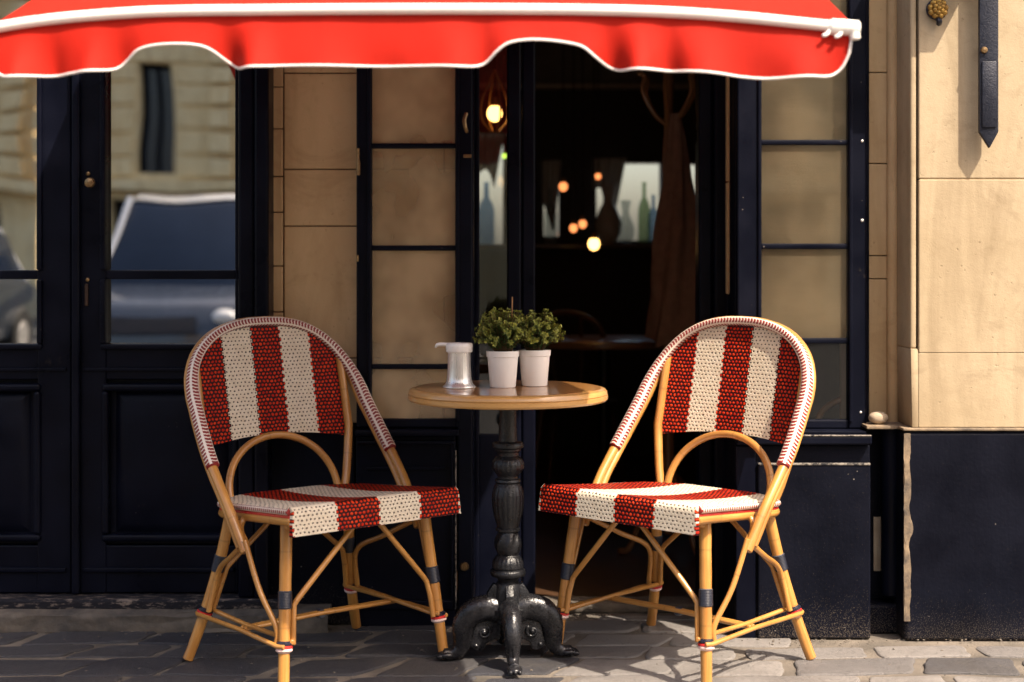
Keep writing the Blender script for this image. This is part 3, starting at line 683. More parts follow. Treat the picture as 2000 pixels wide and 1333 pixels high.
rc = P(1831, 18, SW-.012)
ro = thing('wall_rosette', 'small tarnished golden flower boss on the stone wall above the recess', 'ornament', rc)
bm = B()
for ring_, n_, rr in ((.021, 9, .0095), (.011, 6, .008)):
    for k in range(n_):
        a = 2*PI*k/n_+ring_*40; sphere(bm, (math.cos(a)*ring_, -.006 if ring_ > .02 else -.014, math.sin(a)*ring_), rr, 2, (1, .8, 1))
sphere(bm, (0, -.019, 0), .007, 2); obj('petals', bm, M['gold'], ro)
bm = B(); lathe(bm, [(.030, 0), (.031, .006), (.027, .011)], 24); bmesh.ops.rotate(bm, verts=bm.verts, cent=(0, 0, 0), matrix=Matrix.Rotation(R(90), 3, 'X')); bmesh.ops.translate(bm, verts=bm.verts, vec=(0, .012, 0)); tube(bm, crom([(.0, .0, -.028), (.002, -.012, -.036), (.004, 0, -.042)]), .008, 8); obj('back_plate', bm, M['bracket'], ro)
bm = B(); sphere(bm, P(1716, 805, 4.42)+Vector((0, 0, -.002)), 1, 4, (.029, .024, .0185))
for v_ in bm.verts: v_.co += Vector((noise.noise(v_.co*25), noise.noise(v_.co*25+Vector((5, 5, 5))), 0))*.005
lo = min(v_.co.z for v_ in bm.verts); bmesh.ops.translate(bm, verts=bm.verts, vec=(0, 0, .6125-lo))
tag(obj('pebble', bm, M['pebble']), 'pale rounded stone lying on the plinth ledge beside the right window', 'stone')

# ------------------------------------------------------------------ awning
AD = 3.10
aw = thing('awning', 'red canvas awning with white front bar and wavy white-edged valance over the cafe', 'awning', (PX(830, AD), AD, 1.6)); AL = aw.location
XL, XR = PX(-14, AD), PX(1668, AD)
BAR = [(-14, 55), (60, 43), (150, 33), (300, 23), (500, 20), (800, 18), (1100, 19), (1300, 24), (1450, 34), (1560, 45), (1672, 56)]
def bar_at(px): return P(px, smoothtab(BAR, px), AD)
pts = [bar_at(-14+i*(1686/60)) for i in range(61)]
bm = B(); tube(bm, pts, .0115, 16); obj('front_bar', bm, M['white_bar'], aw, world=AL)
bm = B(); tube(bm, crom([bar_at(1618), bar_at(1628)+Vector((0, 0, -.001)), bar_at(1650), bar_at(1668), bar_at(1675)], 4), [.013]*2+[.0165]*15, 16)
tube(bm, crom([bar_at(1668)+Vector((0, -.004, 0)), bar_at(1668)+Vector((.001, -.004, -.022))], 4), .011, 12)
for dx in (1612, 1636): tube(bm, crom([bar_at(dx)+Vector((.006, -.008, -.012)), bar_at(dx)+Vector((.0, -.013, -.020)), bar_at(dx)+Vector((-.009, -.014, -.0235))], 4), [.004]*8+[.002], 8)
obj('end_cap', bm, M['white_bar'], aw, world=AL)
VB = [(-14, 118), (-6, 138), (8, 148), (25, 153), (60, 151), (130, 145), (200, 139), (222, 133), (245, 116), (268, 99), (300, 90), (345, 87), (390, 90), (412, 99), (435, 119), (455, 131), (480, 134), (560, 130), (700, 130), (850, 130), (920, 131), (945, 123), (968, 103), (990, 87), (1020, 80), (1060, 79), (1110, 85), (1140, 94), (1165, 115), (1185, 130), (1215, 137), (1300, 138), (1400, 145), (1450, 151), (1500, 154), (1580, 151), (1618, 149), (1640, 135), (1652, 115), (1659, 95), (1662, 72)]
def val(px, t):
    top = bar_at(px)+Vector((0, .004, -.006)); zb = PZ(smoothtab(VB, px), AD)
    z = top.z+(zb-top.z)*t; x = top.x
    h = top.z-z
    yo = -.012*t
    w = 0.0
    for (c, s, a) in ((445, 26, .022), (500, 30, -.016), (230, 30, .014), (180, 26, -.014), (100, 30, .016), (40, 30, -.018), (1195, 28, .022), (1250, 30, -.018), (1305, 26, .014), (1380, 40, -.012), (940, 26, .012), (880, 40, -.009), (1480, 60, .010), (1560, 50, -.012), (1630, 28, .012), (620, 80, -.007), (760, 70, .007)):
        w += a*math.exp(-((px-c)/s)**2)
    w *= 1.35; w += .006*noise.noise(Vector((px*.012, 3.3, h*9)))
    return Vector((x+.25*w*t, AD+.004+yo+w*(t**1.5), z))
bm = B(); sheet(bm, lambda u, v_: val(-14+u*1676, v_), 260, 16, .0016); valance = obj('valance', bm, M['canvas'], aw, world=AL, ang=80)
bm = B(); tube(bm, [val(-14+i*(1676/300), 1.0) for i in range(301)]+[val(1662, t_) for t_ in (.8, .6, .4, .2)], .0028, 8); obj('piping', bm, M['piping'], valance, world=None)
bpy.data.objects[-1] if False else None
def canopy(u, v_):
    px = -14+u*1682; a = bar_at(px)+Vector((0, .004, .006)); b = Vector((a.x, 4.43, 2.13))
    p = a.lerp(b, v_); p.z -= .018*math.sin(PI*v_); p.z += .004*math.sin(u*26)*v_*(1-v_)*2; return p
bm = B(); sheet(bm, canopy, 80, 20, .0016); obj('canopy', bm, M['canvas'], aw, world=AL, ang=80)
bm = B(); box(bm, (XL, 4.36, 2.11), (XR, 4.428, 2.20), .012, 3); obj('cassette', bm, M['white_bar'], aw, world=AL)
for s in (XL+.12, XR-.12):
    sg = 1 if s < 0 else -1
    bm = B(); tube(bm, [(s, 4.37, 2.07), (s+sg*.38, 3.80, 1.74)], .014, 10); tube(bm, [(s+sg*.38, 3.80, 1.74), (s+sg*.04, 3.34, bar_at(830).z-.02)], .012, 10); sphere(bm, (s+sg*.38, 3.80, 1.74), .02, 2)
    obj('folding_arm', bm, M['iron'], aw, world=AL)
for o in list(bpy.data.objects):
    if o.name.startswith('piping'):
        o.data.transform(Matrix.Translation(-Vector(AL)))

# ------------------------------------------------------------------ bistro chairs (x: outward to the near side, y: towards the back)
YH = [(.335, -.062), (.45, .010), (.57, .112), (.70, .208), (.80, .266), (.86, .290), (.91, .305)]
def hoop_w(z):
    W = .262
    if z < .68: return W+.012*math.sin(min(1, max(0, (z-.33)/.35))*PI)
    return W*max(0, 1-((z-.68)/.23)**2.0)**(1/2.5)
def hoop_path(inset=0.0, z0=.337, fwd=0.0):
    pts = []; side = []
    z = z0
    while z < .668: side.append((hoop_w(z), z)); z += .02
    for k in range(15):
        a = k/14*PI/2; side.append((.262*math.cos(a)**(2/2.5) if a < PI/2-1e-6 else 0.0, .68+.23*math.sin(a)))
    side = [(max(w_-inset, 0) if z_ < .8 else w_*(1-inset/.262), z_-(inset if z_ > .68 else 0)*min(1, (z_-.68)/.2)) for w_, z_ in side]
    near = [Vector((w_, smoothtab(YH, z_)-fwd, z_)) for w_, z_ in side]
    far = [Vector((-p.x, p.y, p.z)) for p in near[:-1]][::-1]
    return near+far
def resample(pts, n):
    L = [0]
    for a, b in zip(pts, pts[1:]): L.append(L[-1]+(b-a).length)
    out = []
    for i in range(n+1):
        d = L[-1]*i/n; k = 0
        while k < len(L)-2 and L[k+1] < d: k += 1
        t = (d-L[k])/max(L[k+1]-L[k], 1e-9); out.append(pts[k].lerp(pts[k+1], min(1, t)))
    return out
ZS0, ZS1 = .466, .430            # seat height front / back
def seat_z(y): return ZS0+(ZS1-ZS0)*((y+.248)/.463)
def seat_hw(b):
    if b < .62: return .248-.024*b
    t = (b-.62)/.38
    return (.2331)*(1-t**4*.50)
def make_chair(loc, rotz, label, mir):
    t = thing('bistro_chair', label, 'chair', loc, rotz, 'rattan chairs at the round table')
    S = mir         # +1: near side is local +x ; -1: near side is local -x
    def V(x, y, z): return Vector((x*S*1.06, y, z))
    def mv(ps): return [V(p.x, p.y, p.z) for p in ps]
    # seat
    bm = B()
    def seat(u, v_):
        a = u*2-1
        if v_ < .16:      # front flap
            s = v_/.16; y, z = -.254-.004*(1-s), -.066+.054*s
        elif v_ < .24:    # rounded front edge
            s = (v_-.16)/.08*PI/2; y, z = -.254+.012*(1-math.cos(s)), -.012+.012*math.sin(s)
        else:
            s = (v_-.24)/.76; y, z = -.242+s*.458, 0
        b = max(0, (y+.248)/.463); w_ = seat_hw(min(b, 1)); yy = y
        zz = seat_z(max(y, -.248))+z
        if v_ >= .24: zz += -.010*(1-a*a)*math.sin(PI*min(1, b))
        rr = 1.0 if v_ > .2 else 1+.02*(1-v_/.2)
        zz -= .010*max(0, abs(a)-.93)/.07*(1 if v_ > .24 else 0)
        return V(a*w_*rr, yy, zz)
    def suv(u, v_):
        p = seat(u, v_); d = (-.066+.066*v_/.2) if v_ < .2 else 0
        return (p.x*S+.263, (p.y+.3)+d)
    sheet(bm, seat, 44, 60, .013, suv)
    so = obj('seat', bm, M['weave_seat_a'], t, ang=70)
    # edge binding of the seat
    def edge(zoff, out, r0=None):
        ps = []
        for k in range(0, 31):
            b = k/30; y = -.246+b*.461; ps.append(Vector((seat_hw(b)+out, y, seat_z(y)+zoff-.006)))
        far = [Vector((-p.x, p.y, p.z)) for p in ps][::-1]
        mid = [Vector((x_, .217+.006*(1-(x_/.086)**2), seat_z(.217)+zoff-.006)) for x_ in (.05, 0, -.05)]
        return ps+mid+far
    bm = B(); tube(bm, mv(resample(edge(0, .003), 90)), .0075, 12); obj('seat_binding', bm, M['binding'], so)
    bm = B(); tube(bm, mv(resample(edge(-.024, -.006), 90)), .0125, 12); 
    tube(bm, [V(-.228, -.200, ZS0-.045), V(0, -.204, ZS0-.045), V(.228, -.200, ZS0-.045)], .0125, 12); obj('seat_frame', bm, M['cane'], t)
    bm = B(); tube(bm, mv(resample(edge(-.0125, -.002), 90)), .0055, 8); obj('red_welt', bm, M['red_plastic'], so)
    # hoop
    hp = resample(hoop_path(), 110); bm = B(); tube(bm, mv(hp), .0130, 14, wob=.06); obj('back_hoop', bm, M['cane'], t)
    bm = B(); tube(bm, mv(resample(hoop_path(.003, .345, -.0245), 110)), .0115, 12, wob=.06); obj('rear_hoop', bm, M['cane'], t)
    bp = [p for p in resample(hoop_path(.001, .337, .003), 160) if p.z > .535]
    c0 = Vector((0, .12, .62))
    mvp = mv(bp)
    bm = B(); tube(bm, mvp, [.0172-.0050*max(0, min(1, (p.z-.70)/.18)) for p in bp], 20, flat=(1.06, 1.0), hint=lambda i: (Vector((0, .2, .62))-mvp[i])); obj('hoop_binding', bm, M['binding'], t)
    # back panel
    def pan_top(w_):
        x = min(abs(w_)/.262, 1); return .68+.23*math.sqrt(max(0, 1-x**2.5))-.016
    def panel(u, v_):
        w_ = (u*2-1)*(.224+.014*v_); zb = .592-.022*(w_/.224)**2; z = zb+(pan_top(w_)-zb)*v_
        y = .193+(z-.45)*.236+.020*(1-(w_/.238)**2)*(1-v_*.8)
        return V(w_, y, z)
    def puv(u, v_):
        p = panel(u, v_); return (p.x*S, p.z*1.03)
    bm = B(); sheet(bm, panel, 44, 44, .007, puv); obj('backrest', bm, M['weave_back'], t, ang=70)
    for sgn in (1, -1):
        bm = B(); tube(bm, [V(sgn*(.186+.040*min(1, max(0, (z_-.43)/.17))**.8), .180+(z_-.42)*.236, z_) for z_ in (.432, .47, .52, .60, .70, .77, .80)], .0125, 12, wob=.05); obj('back_post', bm, M['cane'], t)
    arch = [Vector((.166*math.cos(a), .184+(.44+.148*math.sin(a)-.42)*.236+.020*math.sin(a), .44+.148*math.sin(a))) for a in [PI*k/28 for k in range(29)]]
    arch = [arch[0]+Vector((.003, -.01, -.04))]+arch+[arch[-1]+Vector((-.003, -.01, -.04))]
    bm = B(); tube(bm, mv(arch), .0105, 12); obj('back_arch', bm, M['cane'], t)
    # legs
    def leg_pt(kind, sgn, z):
        if kind == 'f': a, b = Vector((.204, -.158, .440)), Vector((.242, -.206, 0))
        else: a, b = Vector((.182, .150, .420)), Vector((.262, .238, 0))
        p = a.lerp(b, (a.z-z)/a.z)
        if kind == 'r': p.x += -.012*math.sin(PI*min(1, max(0, z/.42)))
        return Vector((p.x*sgn, p.y, p.z))
    for kind in 'fr':
        for sgn in (1, -1):
            zt = .440 if kind == 'f' else .418
            ps = [leg_pt(kind, sgn, zt*(1-k/14)) for k in range(15)]; ps[-1].z = .003
            bm = B(); tube(bm, mv(ps), [.0160-.0015*k/14 for k in range(15)], 16, wob=.05); lg = obj('leg', bm, M['cane'], t)
            zc = .228 if kind == 'f' else .262
            bm = B(); tube(bm, mv([leg_pt(kind, sgn, zc+.020-.04*k/6) for k in range(7)]), .0182, 16); obj('leg_wrapping', bm, M['wrap_navy'], lg)
            zr = .113 if kind == 'f' else .128
            for dz, mt, nm in ((.0075, 'black_plastic', 'navy_ring'), (.0, 'red_plastic', 'red_ring'), (-.007, 'pink_plastic', 'pale_ring')):
                bm = B(); c = leg_pt(kind, sgn, zr+dz); ax = (leg_pt(kind, sgn, zr+.01)-leg_pt(kind, sgn, zr-.01)).normalized()
                tube(bm, mv([c-ax*.0035, c-ax*.0018, c+ax*.0018, c+ax*.0035]), [.0195, .0215, .0215, .0195], 18); obj(nm, bm, M[mt], lg)
    # braces
    rb = .0075
    for sgn in (1, -1):
        lf = lambda z, k='f', o=(0, 0, 0): leg_pt(k, sgn, z)+Vector((o[0]*sgn, o[1], o[2]))
        bm = B()
        tube(bm, mv(resample([Vector((.010*sgn, -.205, .425)), lf(.215, 'f', (-.024, -.002, 0)), lf(.175, 'f', (-.021, -.006, 0)), lf(.118, 'f', (-.021, -.006, 0))], 24)), rb, 10); obj('front_brace', bm, M['cane'], t)
        pole = Vector((.268*sgn, -.060, .345))
        bm = B(); tube(bm, mv(crom([pole+Vector((-.004*sgn, -.002, .02)), pole.lerp(lf(.15, 'f', (.012, .02, 0)), .5), lf(.16, 'f', (.012, .019, 0)), lf(.115, 'f', (.008, .021, 0))], 8)), rb, 10); obj('side_brace', bm, M['cane'], t)
        bm = B(); tube(bm, mv(crom([pole+Vector((-.006*sgn, .0, .015)), pole.lerp(lf(.27, 'r', (.012, -.022, 0)), .55)+Vector((0, 0, -.004)), lf(.245, 'r', (.010, -.024, 0)), lf(.135, 'r', (.004, -.024, 0))], 8)), rb, 10)
        obj('side_brace', bm, M['cane'], t)
        bm = B(); tube(bm, mv(crom([Vector((.214*sgn, -.055, .423)), Vector((.236*sgn, -.01, .412)), Vector((.252*sgn, -.02, .385)), pole+Vector((-.01*sgn, .004, .012))], 8)), .0085, 10); obj('corner_brace', bm, M['cane'], t)
        bm = B(); tube(bm, [V(.212*sgn, -.045, .420), V(.213*sgn, -.022, .419)], .0165, 12); obj('frame_wrapping', bm, M['wrap_navy'], t)
        bm = B(); tube(bm, mv(resample([Vector((.008*sgn, .172, .402)), lf(.25, 'r', (-.024, -.004, 0)), lf(.20, 'r', (-.020, -.006, 0)), lf(.135, 'r', (-.020, -.004, 0))], 24)), rb, 10); obj('rear_brace', bm, M['cane'], t)
        bm = B(); a, b = lf(.118, 'f'), lf(.126, 'r')
        for (o_, dz) in ((.0195, 0), (-.0195, .008)):
            tube(bm, mv([a+Vector((o_*sgn*.6, -.018, dz)), a+Vector((o_*sgn, .0, dz)), a.lerp(b, .5)+Vector((o_*sgn*.55, 0, dz)), b+Vector((o_*sgn, 0, dz)), b+Vector((o_*sgn*.6, .017, dz))]), .0062, 10)
        obj('stretcher', bm, M['cane'], t)
    bm = B(); a = leg_pt('f', 1, .118).lerp(leg_pt('r', 1, .126), .5); b = Vector((-a.x, a.y, a.z))
    for dy in (-.007, .007): tube(bm, mv([a+Vector((0, dy, 0)), a.lerp(b, .5)+Vector((0, dy*.8, .004)), b+Vector((0, dy, 0))]), .0062, 10)
    obj('cross_stretcher', bm, M['cane'], t)
    bm = B(); tube(bm, [a*1.0+Vector((-.02, 0, 0)) if False else V(.0, -.004+.0+a.y, .123+.0), V(.0, a.y+.012, .123)], .013, 10); obj('stretcher_wrapping', bm, M['wrap_navy'], t)
    return t
# local +y -> back direction
PHI = R(38)
ch_r = make_chair((.448, 4.130, .0085), -R(44), 'rattan chair right of the table, its red and cream back in the sun', 1)
ch_l = make_chair((-.513, 4.102, .0085), R(41), 'rattan chair left of the table, its red and cream back in shade', -1)

# ------------------------------------------------------------------ round table
TD = 4.12; TX = PX(992, TD)
tb = thing('bistro_table', 'round wooden bistro table on an ornate black cast-iron pedestal', 'table', (TX, TD, .010), R(6))
ZT = .745-.010; RT = .272
bm = B(); lathe(bm, [(.002, ZT-.035), (RT-.012, ZT-.035), (RT-.004, ZT-.033), (RT, ZT-.028), (RT, ZT-.0185), (RT-.0035, ZT-.0165), (RT-.001, ZT-.0145), (RT-.002, ZT-.008), (RT-.006, ZT-.003), (RT-.014, ZT-.0004), (RT-.020, ZT-.0003)], 96)
# rim ring only: top disc is a separate inlay
to = obj('tabletop', bm, M['table_rim'], tb, ang=30)
bm = B(); lathe(bm, [(RT-.0185, ZT-.002), (RT-.0185, ZT+.0006), (RT-.030, ZT+.0012), (.01, ZT+.0012)], 96); obj('inlay', bm, M['table_wood'], to, ang=30)
sc = 2953/TD
def zc(y): return CH-(y-HZ)/sc-.010
prof = [(16.5, 800), (17, 830), (18.5, 862), (29, 864), (31, 868), (31, 873), (26, 876), (25, 880), (22, 883), (21, 890), (27, 896), (30.5, 905), (30.5, 914), (26, 922), (20, 930), (20, 934), (25, 936), (26, 940), (23, 944), (28, 952), (31, 966), (31, 980), (29, 998), (25, 1016), (21, 1030), (24, 1032), (24, 1036), (19, 1039), (22, 1046), (25.5, 1056), (26, 1064), (24, 1074), (20, 1083), (24, 1087), (29, 1096), (30, 1106), (29, 1110), (34, 1113), (35, 1119), (33, 1124), (22, 1128), (19, 1134), (24, 1140), (26, 1190), (24, 1215)]
dense = []
for (a, b) in zip(prof, prof[1:]):
    for k in range(3): dense.append((a[0]+(b[0]-a[0])*k/3, a[1]+(b[1]-a[1])*k/3))
dense.append(prof[-1])
def flute(z, a):
    y = (CH-.010-z)*sc+HZ
    if 950 < y < 1028: return 1+.045*abs(math.sin(a*9))*math.sin((y-950)/78*PI)**.4-.02
    if 1042 < y < 1082: return 1+.05*math.sin(a*7+(y-1060)*.09)
    if 1088 < y < 1109 or 898 < y < 920: return 1+.04*abs(math.sin(a*10))
    return 1
bm = B(); lathe(bm, [(r_/sc, zc(y_)) for r_, y_ in dense][::-1], 108, flute=flute); obj('column', bm, M['iron'], tb, ang=50)
bm = B(); lathe(bm, [(.02, ZT-.047), (.075, ZT-.047), (.085, ZT-.044), (.085, ZT-.0355), (.02, ZT-.0355)], 32); obj('top_plate', bm, M['iron'], tb)
bm = B()
for k in range(4):
    t2 = B(); prism(t2, [(.015, zc(1190)), (.052, zc(1190)), (.058, zc(1158)), (.040, zc(1138)), (.030, zc(1142)), (.015, zc(1138))], 'y', -.011, .011, .003)
    bmesh.ops.rotate(t2, verts=t2.verts, cent=(0, 0, 0), matrix=Matrix.Rotation(k*PI/2+PI/4*0, 3, 'Z')); merge(bm, t2)
lathe(bm, [(.030, zc(1200)), (.046, zc(1197)), (.048, zc(1188)), (.034, zc(1184)), (.024, zc(1182))], 32)
obj('hub', bm, M['iron'], tb)
def table_foot(k):
    bm = B(); n = 26
    path = crom([(.018, 0, .126), (.056, 0, .136), (.098, 0, .124), (.120, 0, .092), (.122, 0, .058), (.128, 0, .030), (.146, 0, .014), (.172, 0, .010)], 5)
    m = len(path)
    rad = [interp([(0, .036), (.25, .036), (.5, .030), (.75, .020), (.9, .017), (1, .020)], i/(m-1)) for i in range(m)]
    tube(bm, path, rad, 14, flat=(.78, 1.0), hint=(0, 1, 0))
    # inner web with scroll
    web = [(.020, .120), (.060, .118), (.090, .095), (.098, .062), (.104, .034), (.082, .018), (.066, .022), (.060, .040), (.040, .052), (.022, .050)]
    prism(bm, web, 'y', -.008, .008, .004)
    sp = [(.066+.018*(1-s/22)*math.cos(s*.42+2.2), -.010, .072+.018*(1-s/22)*math.sin(s*.42+2.2)) for s in range(20)]
    for sy in (1, -1): tube(bm, [(x_, y_*sy, z_) for x_, y_, z_ in sp], .0045, 8); sphere(bm, (.066, -.010*sy, .072), .008, 2); sphere(bm, (.088, -.009*sy, .036), .0065, 2)
    tube(bm, [(.03, 0, .157), (.06, 0, .167), (.110, 0, .152), (.144, 0, .108), (.146, 0, .062), (.146, 0, .036)], [.004, .0055, .006, .006, .005, .003], 8)
    sphere(bm, (.168, 0, .012), .022, 3, (1.15, .95, .52))
    for yy in (-.012, 0, .012): sphere(bm, (.185, yy, .009), .0085, 2, (1.3, .8, .9))
    bmesh.ops.rotate(bm, verts=bm.verts, cent=(0, 0, 0), matrix=Matrix.Rotation(k, 3, 'Z'))
    for v_ in bm.verts:
        if v_.co.z < 0: v_.co.z = 0
    return bm
for k in range(4): obj('foot', table_foot(R(-90)+k*PI/2), M['iron_worn'], tb, ang=55)

# ------------------------------------------------------------------ on the table
TZ = .745+.0014
def pot_plant(px, D, label, seed, stake):
    rnd = random.Random(seed); c = Vector((PX(px, D), D, TZ))
    t = thing('potted_plant', label, 'plant', c, 0, 'small plants in white pots')
    bm = B(); lathe(bm, [(.003, .0005), (.0335, .0005), (.0352, .003), (.0418, .083), (.0442, .0835), (.0450, .0985), (.0432, .0995), (.0420, .096), (.0405, .085), (.01, .084)], 48); obj('pot', bm, M['white_pot'], t, ang=35)
    bm = B(); lathe(bm, [(.004, .080), (.0402, .0855), (.032, .092), (.004, .094)], 24); obj('soil', bm, M['soil'], t)
    bl = bmesh.new(); age = bl.faces.layers.float.new('age'); vary = bl.faces.layers.float.new('vary'); stems = B()
    base = Vector((0, 0, .095)); cen = Vector((0, 0, .148))
    def leaf(p, d, up, L, W, ag):
        d = d.normalized(); s = d.cross(up)
        if s.length < 1e-4: s = d.cross(Vector((1, 0, 0)))
        s.normalize(); n_ = s.cross(d).normalized()
        vs = [p, p+d*L*.35+s*W+n_*W*.35, p+d*L*.75+s*W*.8+n_*W*.25, p+d*L-n_*L*.12, p+d*L*.75-s*W*.8+n_*W*.25, p+d*L*.35-s*W+n_*W*.35, p+d*L*.5]
        bv = [bl.verts.new(x) for x in vs]
        vr = rnd.random()
        for idx in ((0, 1, 2, 6), (2, 3, 6), (3, 4, 6), (4, 5, 0, 6)):
            f = bl.faces.new([bv[i] for i in idx]); f[age] = min(1, max(0, ag)); f[vary] = vr
    nst = 150
    for s in range(nst):
        th = rnd.uniform(0, 2*PI); ct = rnd.uniform(-.42, 1); st_ = math.sqrt(1-ct*ct)
        dirv = Vector((st_*math.cos(th), st_*math.sin(th), ct)); rr = rnd.uniform(.052, .076)*(1+.12*noise.noise(dirv*3+Vector((seed, 0, 0))))
        tip = cen+Vector((dirv.x*rr*1.02, dirv.y*rr, dirv.z*rr*.86)); root = base+Vector((dirv.x*.02, dirv.y*.02, 0))
        mid = root.lerp(tip, .55)+Vector((0, 0, .012)); path = crom([root, mid, tip], 5); tube(stems, path, .0011, 5)
        for i in range(2, len(path)):
            f_ = i/(len(path)-1); d = (path[i]-path[i-1]).normalized(); a0 = rnd.uniform(0, PI)
            for k in range(3):
                a = a0+k*2*PI/3; side = d.orthogonal().normalized(); side.rotate(Matrix.Rotation(a, 3, d).to_quaternion())
                leaf(path[i], side+d*rnd.uniform(.1, .7), d, rnd.uniform(.0065, .011), rnd.uniform(.0023, .0036), (f_-.55)*1.1+rnd.uniform(-.15, .15))
        for k in range(7):
            a = k*2*PI/7+rnd.random(); side = dirv.orthogonal().normalized(); side.rotate(Matrix.Rotation(a, 3, dirv).to_quaternion())
            leaf(tip, side*rnd.uniform(.5, 1)+dirv*rnd.uniform(.3, 1.2), dirv, rnd.uniform(.006, .0105), rnd.uniform(.0022, .0034), rnd.uniform(.2, 1.0))
    obj('foliage', bl, M['leaf'], t, smooth=False); obj('stems', stems, M['stem'], t)
    if stake:
        bm = B(); tube(bm, crom([(.024, .03, .09), (.0245, .03, .16), (.026, .03, .245)], 4), .0019, 8); obj('stake', bm, M['mid_wood'], t)
    return t
pot_plant(982, 4.118, 'white pot with variegated bush and a thin stake, nearer the metal jug', 3, True)
pot_plant(1044, 4.165, 'white pot with variegated bush on the side of the right chair', 8, False)
dc = Vector((PX(897, 4.10), 4.10, TZ))
dp = thing('metal_jug', 'ribbed silver metal jug with a white beaked lid on the round table', 'jug', dc)
bm = B(); lathe(bm, [(.003, .0), (.044, .0), (.0452, .002), (.0442, .005), (.038, .010), (.0345, .018), (.0325, .030), (.0312, .055), (.0305, .092), (.0310, .096), (.02, .0965)], 96, flute=lambda z, a: 1+(.012*math.sin(a*30) if .012 < z < .093 else 0)); obj('body', bm, M['steel'], dp, ang=60)
bm = B(); lathe(bm, [(.006, .0968), (.0345, .0968), (.0362, .100), (.0372, .113), (.0366, .119), (.034, .1215), (.006, .1225)], 48)
tube(bm, crom([(-.026, 0, .1165), (-.044, 0, .1175), (-.058, 0, .1165), (-.064, 0, .110)], 5), [.0085]*12+[.0075, .006, .0055, .005], 12, flat=(1.5, .62), hint=(0, 1, 0)); obj('lid', bm, M['white_lid'], dp, ang=50)

# ------------------------------------------------------------------ inside the cafe
def pendant(px, py, D, r, mat, label, shade):
    c = P(px, py, D); t = thing('pendant_lamp', label, 'lamp', c, 0, 'small lamps inside the cafe')
    bm = B(); sphere(bm, (0, 0, 0), r, 3, (1, 1, 1.12)); obj('bulb', bm, mat, t)
    bm = B(); lathe(bm, [(r*.45, r*.9), (r*.6, r*1.0), (r*.55, r*1.9), (r*.25, r*2.2)], 16); obj('socket', bm, M['brass'], t)
    bm = B(); tube(bm, [(0, 0, r*2), (0, 0, 2.61-c.z)], .003, 6); obj('cord', bm, M['iron'], t)
    if shade:
        bm = B()
        for k in range(4):
            a = k*PI/2+.4; tube(bm, crom([(0, 0, .17), (.05*math.cos(a), .05*math.sin(a), .06), (.055*math.cos(a), .055*math.sin(a), -.02), (.02*math.cos(a), .02*math.sin(a), -.07)], 6), .004, 6)
        obj('cage', bm, M['mid_wood'], t)
    return t
pendant(966, 222, 5.9, .030, M['bulb'], 'bright yellow bulb in a wooden cage hanging left of the dark door post', True)
pendant(985, 305, 6.6, .011, M['bulb_green'], 'tiny greenish bulb just below the caged yellow bulb', False)
pendant(1100, 365, 7.4, .021, M['bulb_dim'], 'amber bulb highest at the left of the rear windows', False)
pendant(1168, 345, 7.6, .015, M['bulb_dim'], 'faint amber bulb in the middle of the rear windows, above the pair', False)
pendant(1120, 446, 7.2, .019, M['bulb_dim'], 'left amber bulb of the close pair above the lowest yellow bulb', False)
pendant(1138, 438, 7.3, .019, M['bulb_dim'], 'right amber bulb of the close pair above the lowest yellow bulb', False)
pendant(1160, 477, 6.7, .026, M['bulb'], 'lowest yellow bulb, glowing below the rear windows', False)
# coat stand with a coat
cs = P(1306, 503, 5.7); cs.z = 0
st = thing('coat_stand', 'wooden coat stand with curved hooks inside the doorway', 'coat stand', cs)
bm = B(); tube(bm, [(0, 0, .06), (0, 0, 1.0), (0, 0, 1.86)], [.022, .02, .016], 14); sphere(bm, (0, 0, 1.875), .024, 2); obj('pole', bm, M['mid_wood'], st)
for k in range(6):
    a = k*PI/3+.3; ca, sa = math.cos(a), math.sin(a)
    bm = B(); tube(bm, crom([(ca*.012, sa*.012, 1.60), (ca*.06, sa*.06, 1.64), (ca*.105, sa*.105, 1.72), (ca*.10, sa*.10, 1.775), (ca*.115, sa*.115, 1.79)], 6), .008, 8); sphere(bm, (ca*.115, sa*.115, 1.79), .012, 2); obj('hook', bm, M['mid_wood'], st)
for k in range(4):
    a = k*PI/2+.5; bm = B(); tube(bm, crom([(0, 0, .30), (math.cos(a)*.08, math.sin(a)*.08, .22), (math.cos(a)*.17, math.sin(a)*.17, .03), (math.cos(a)*.22, math.sin(a)*.22, .013)], 6), .012, 8); obj('foot', bm, M['mid_wood'], st)
bm = B(); nn = 30; rings = []
for j in range(26):
    t_ = j/25; z = 1.64-t_*.86; r0 = interp([(0, .022), (.1, .035), (.3, .05), (.6, .08), (1, .105)], t_)
    rings.append([bm.verts.new(cs+Vector((.02+.02*t_+r0*(1+.22*math.sin(5*a+t_*7)+.1*math.sin(11*a+3))*math.cos(a), -.02+r0*.8*(1+.22*math.sin(5*a+t_*7))*math.sin(a), z+.02*math.sin(3*a)*t_))) for a in [2*PI*k/nn for k in range(nn)]])
for a, b in zip(rings, rings[1:]):
    for k in range(nn): bm.faces.new((a[k], a[(k+1) % nn], b[(k+1) % nn], b[k]))
bm.faces.new(rings[0]); bm.faces.new(rings[-1])
co = obj('coat', bm, M['coat'], None, world=cs, ang=80); co.location = cs; tag(co, 'long brown coat hanging folded on the coat stand', 'coat')
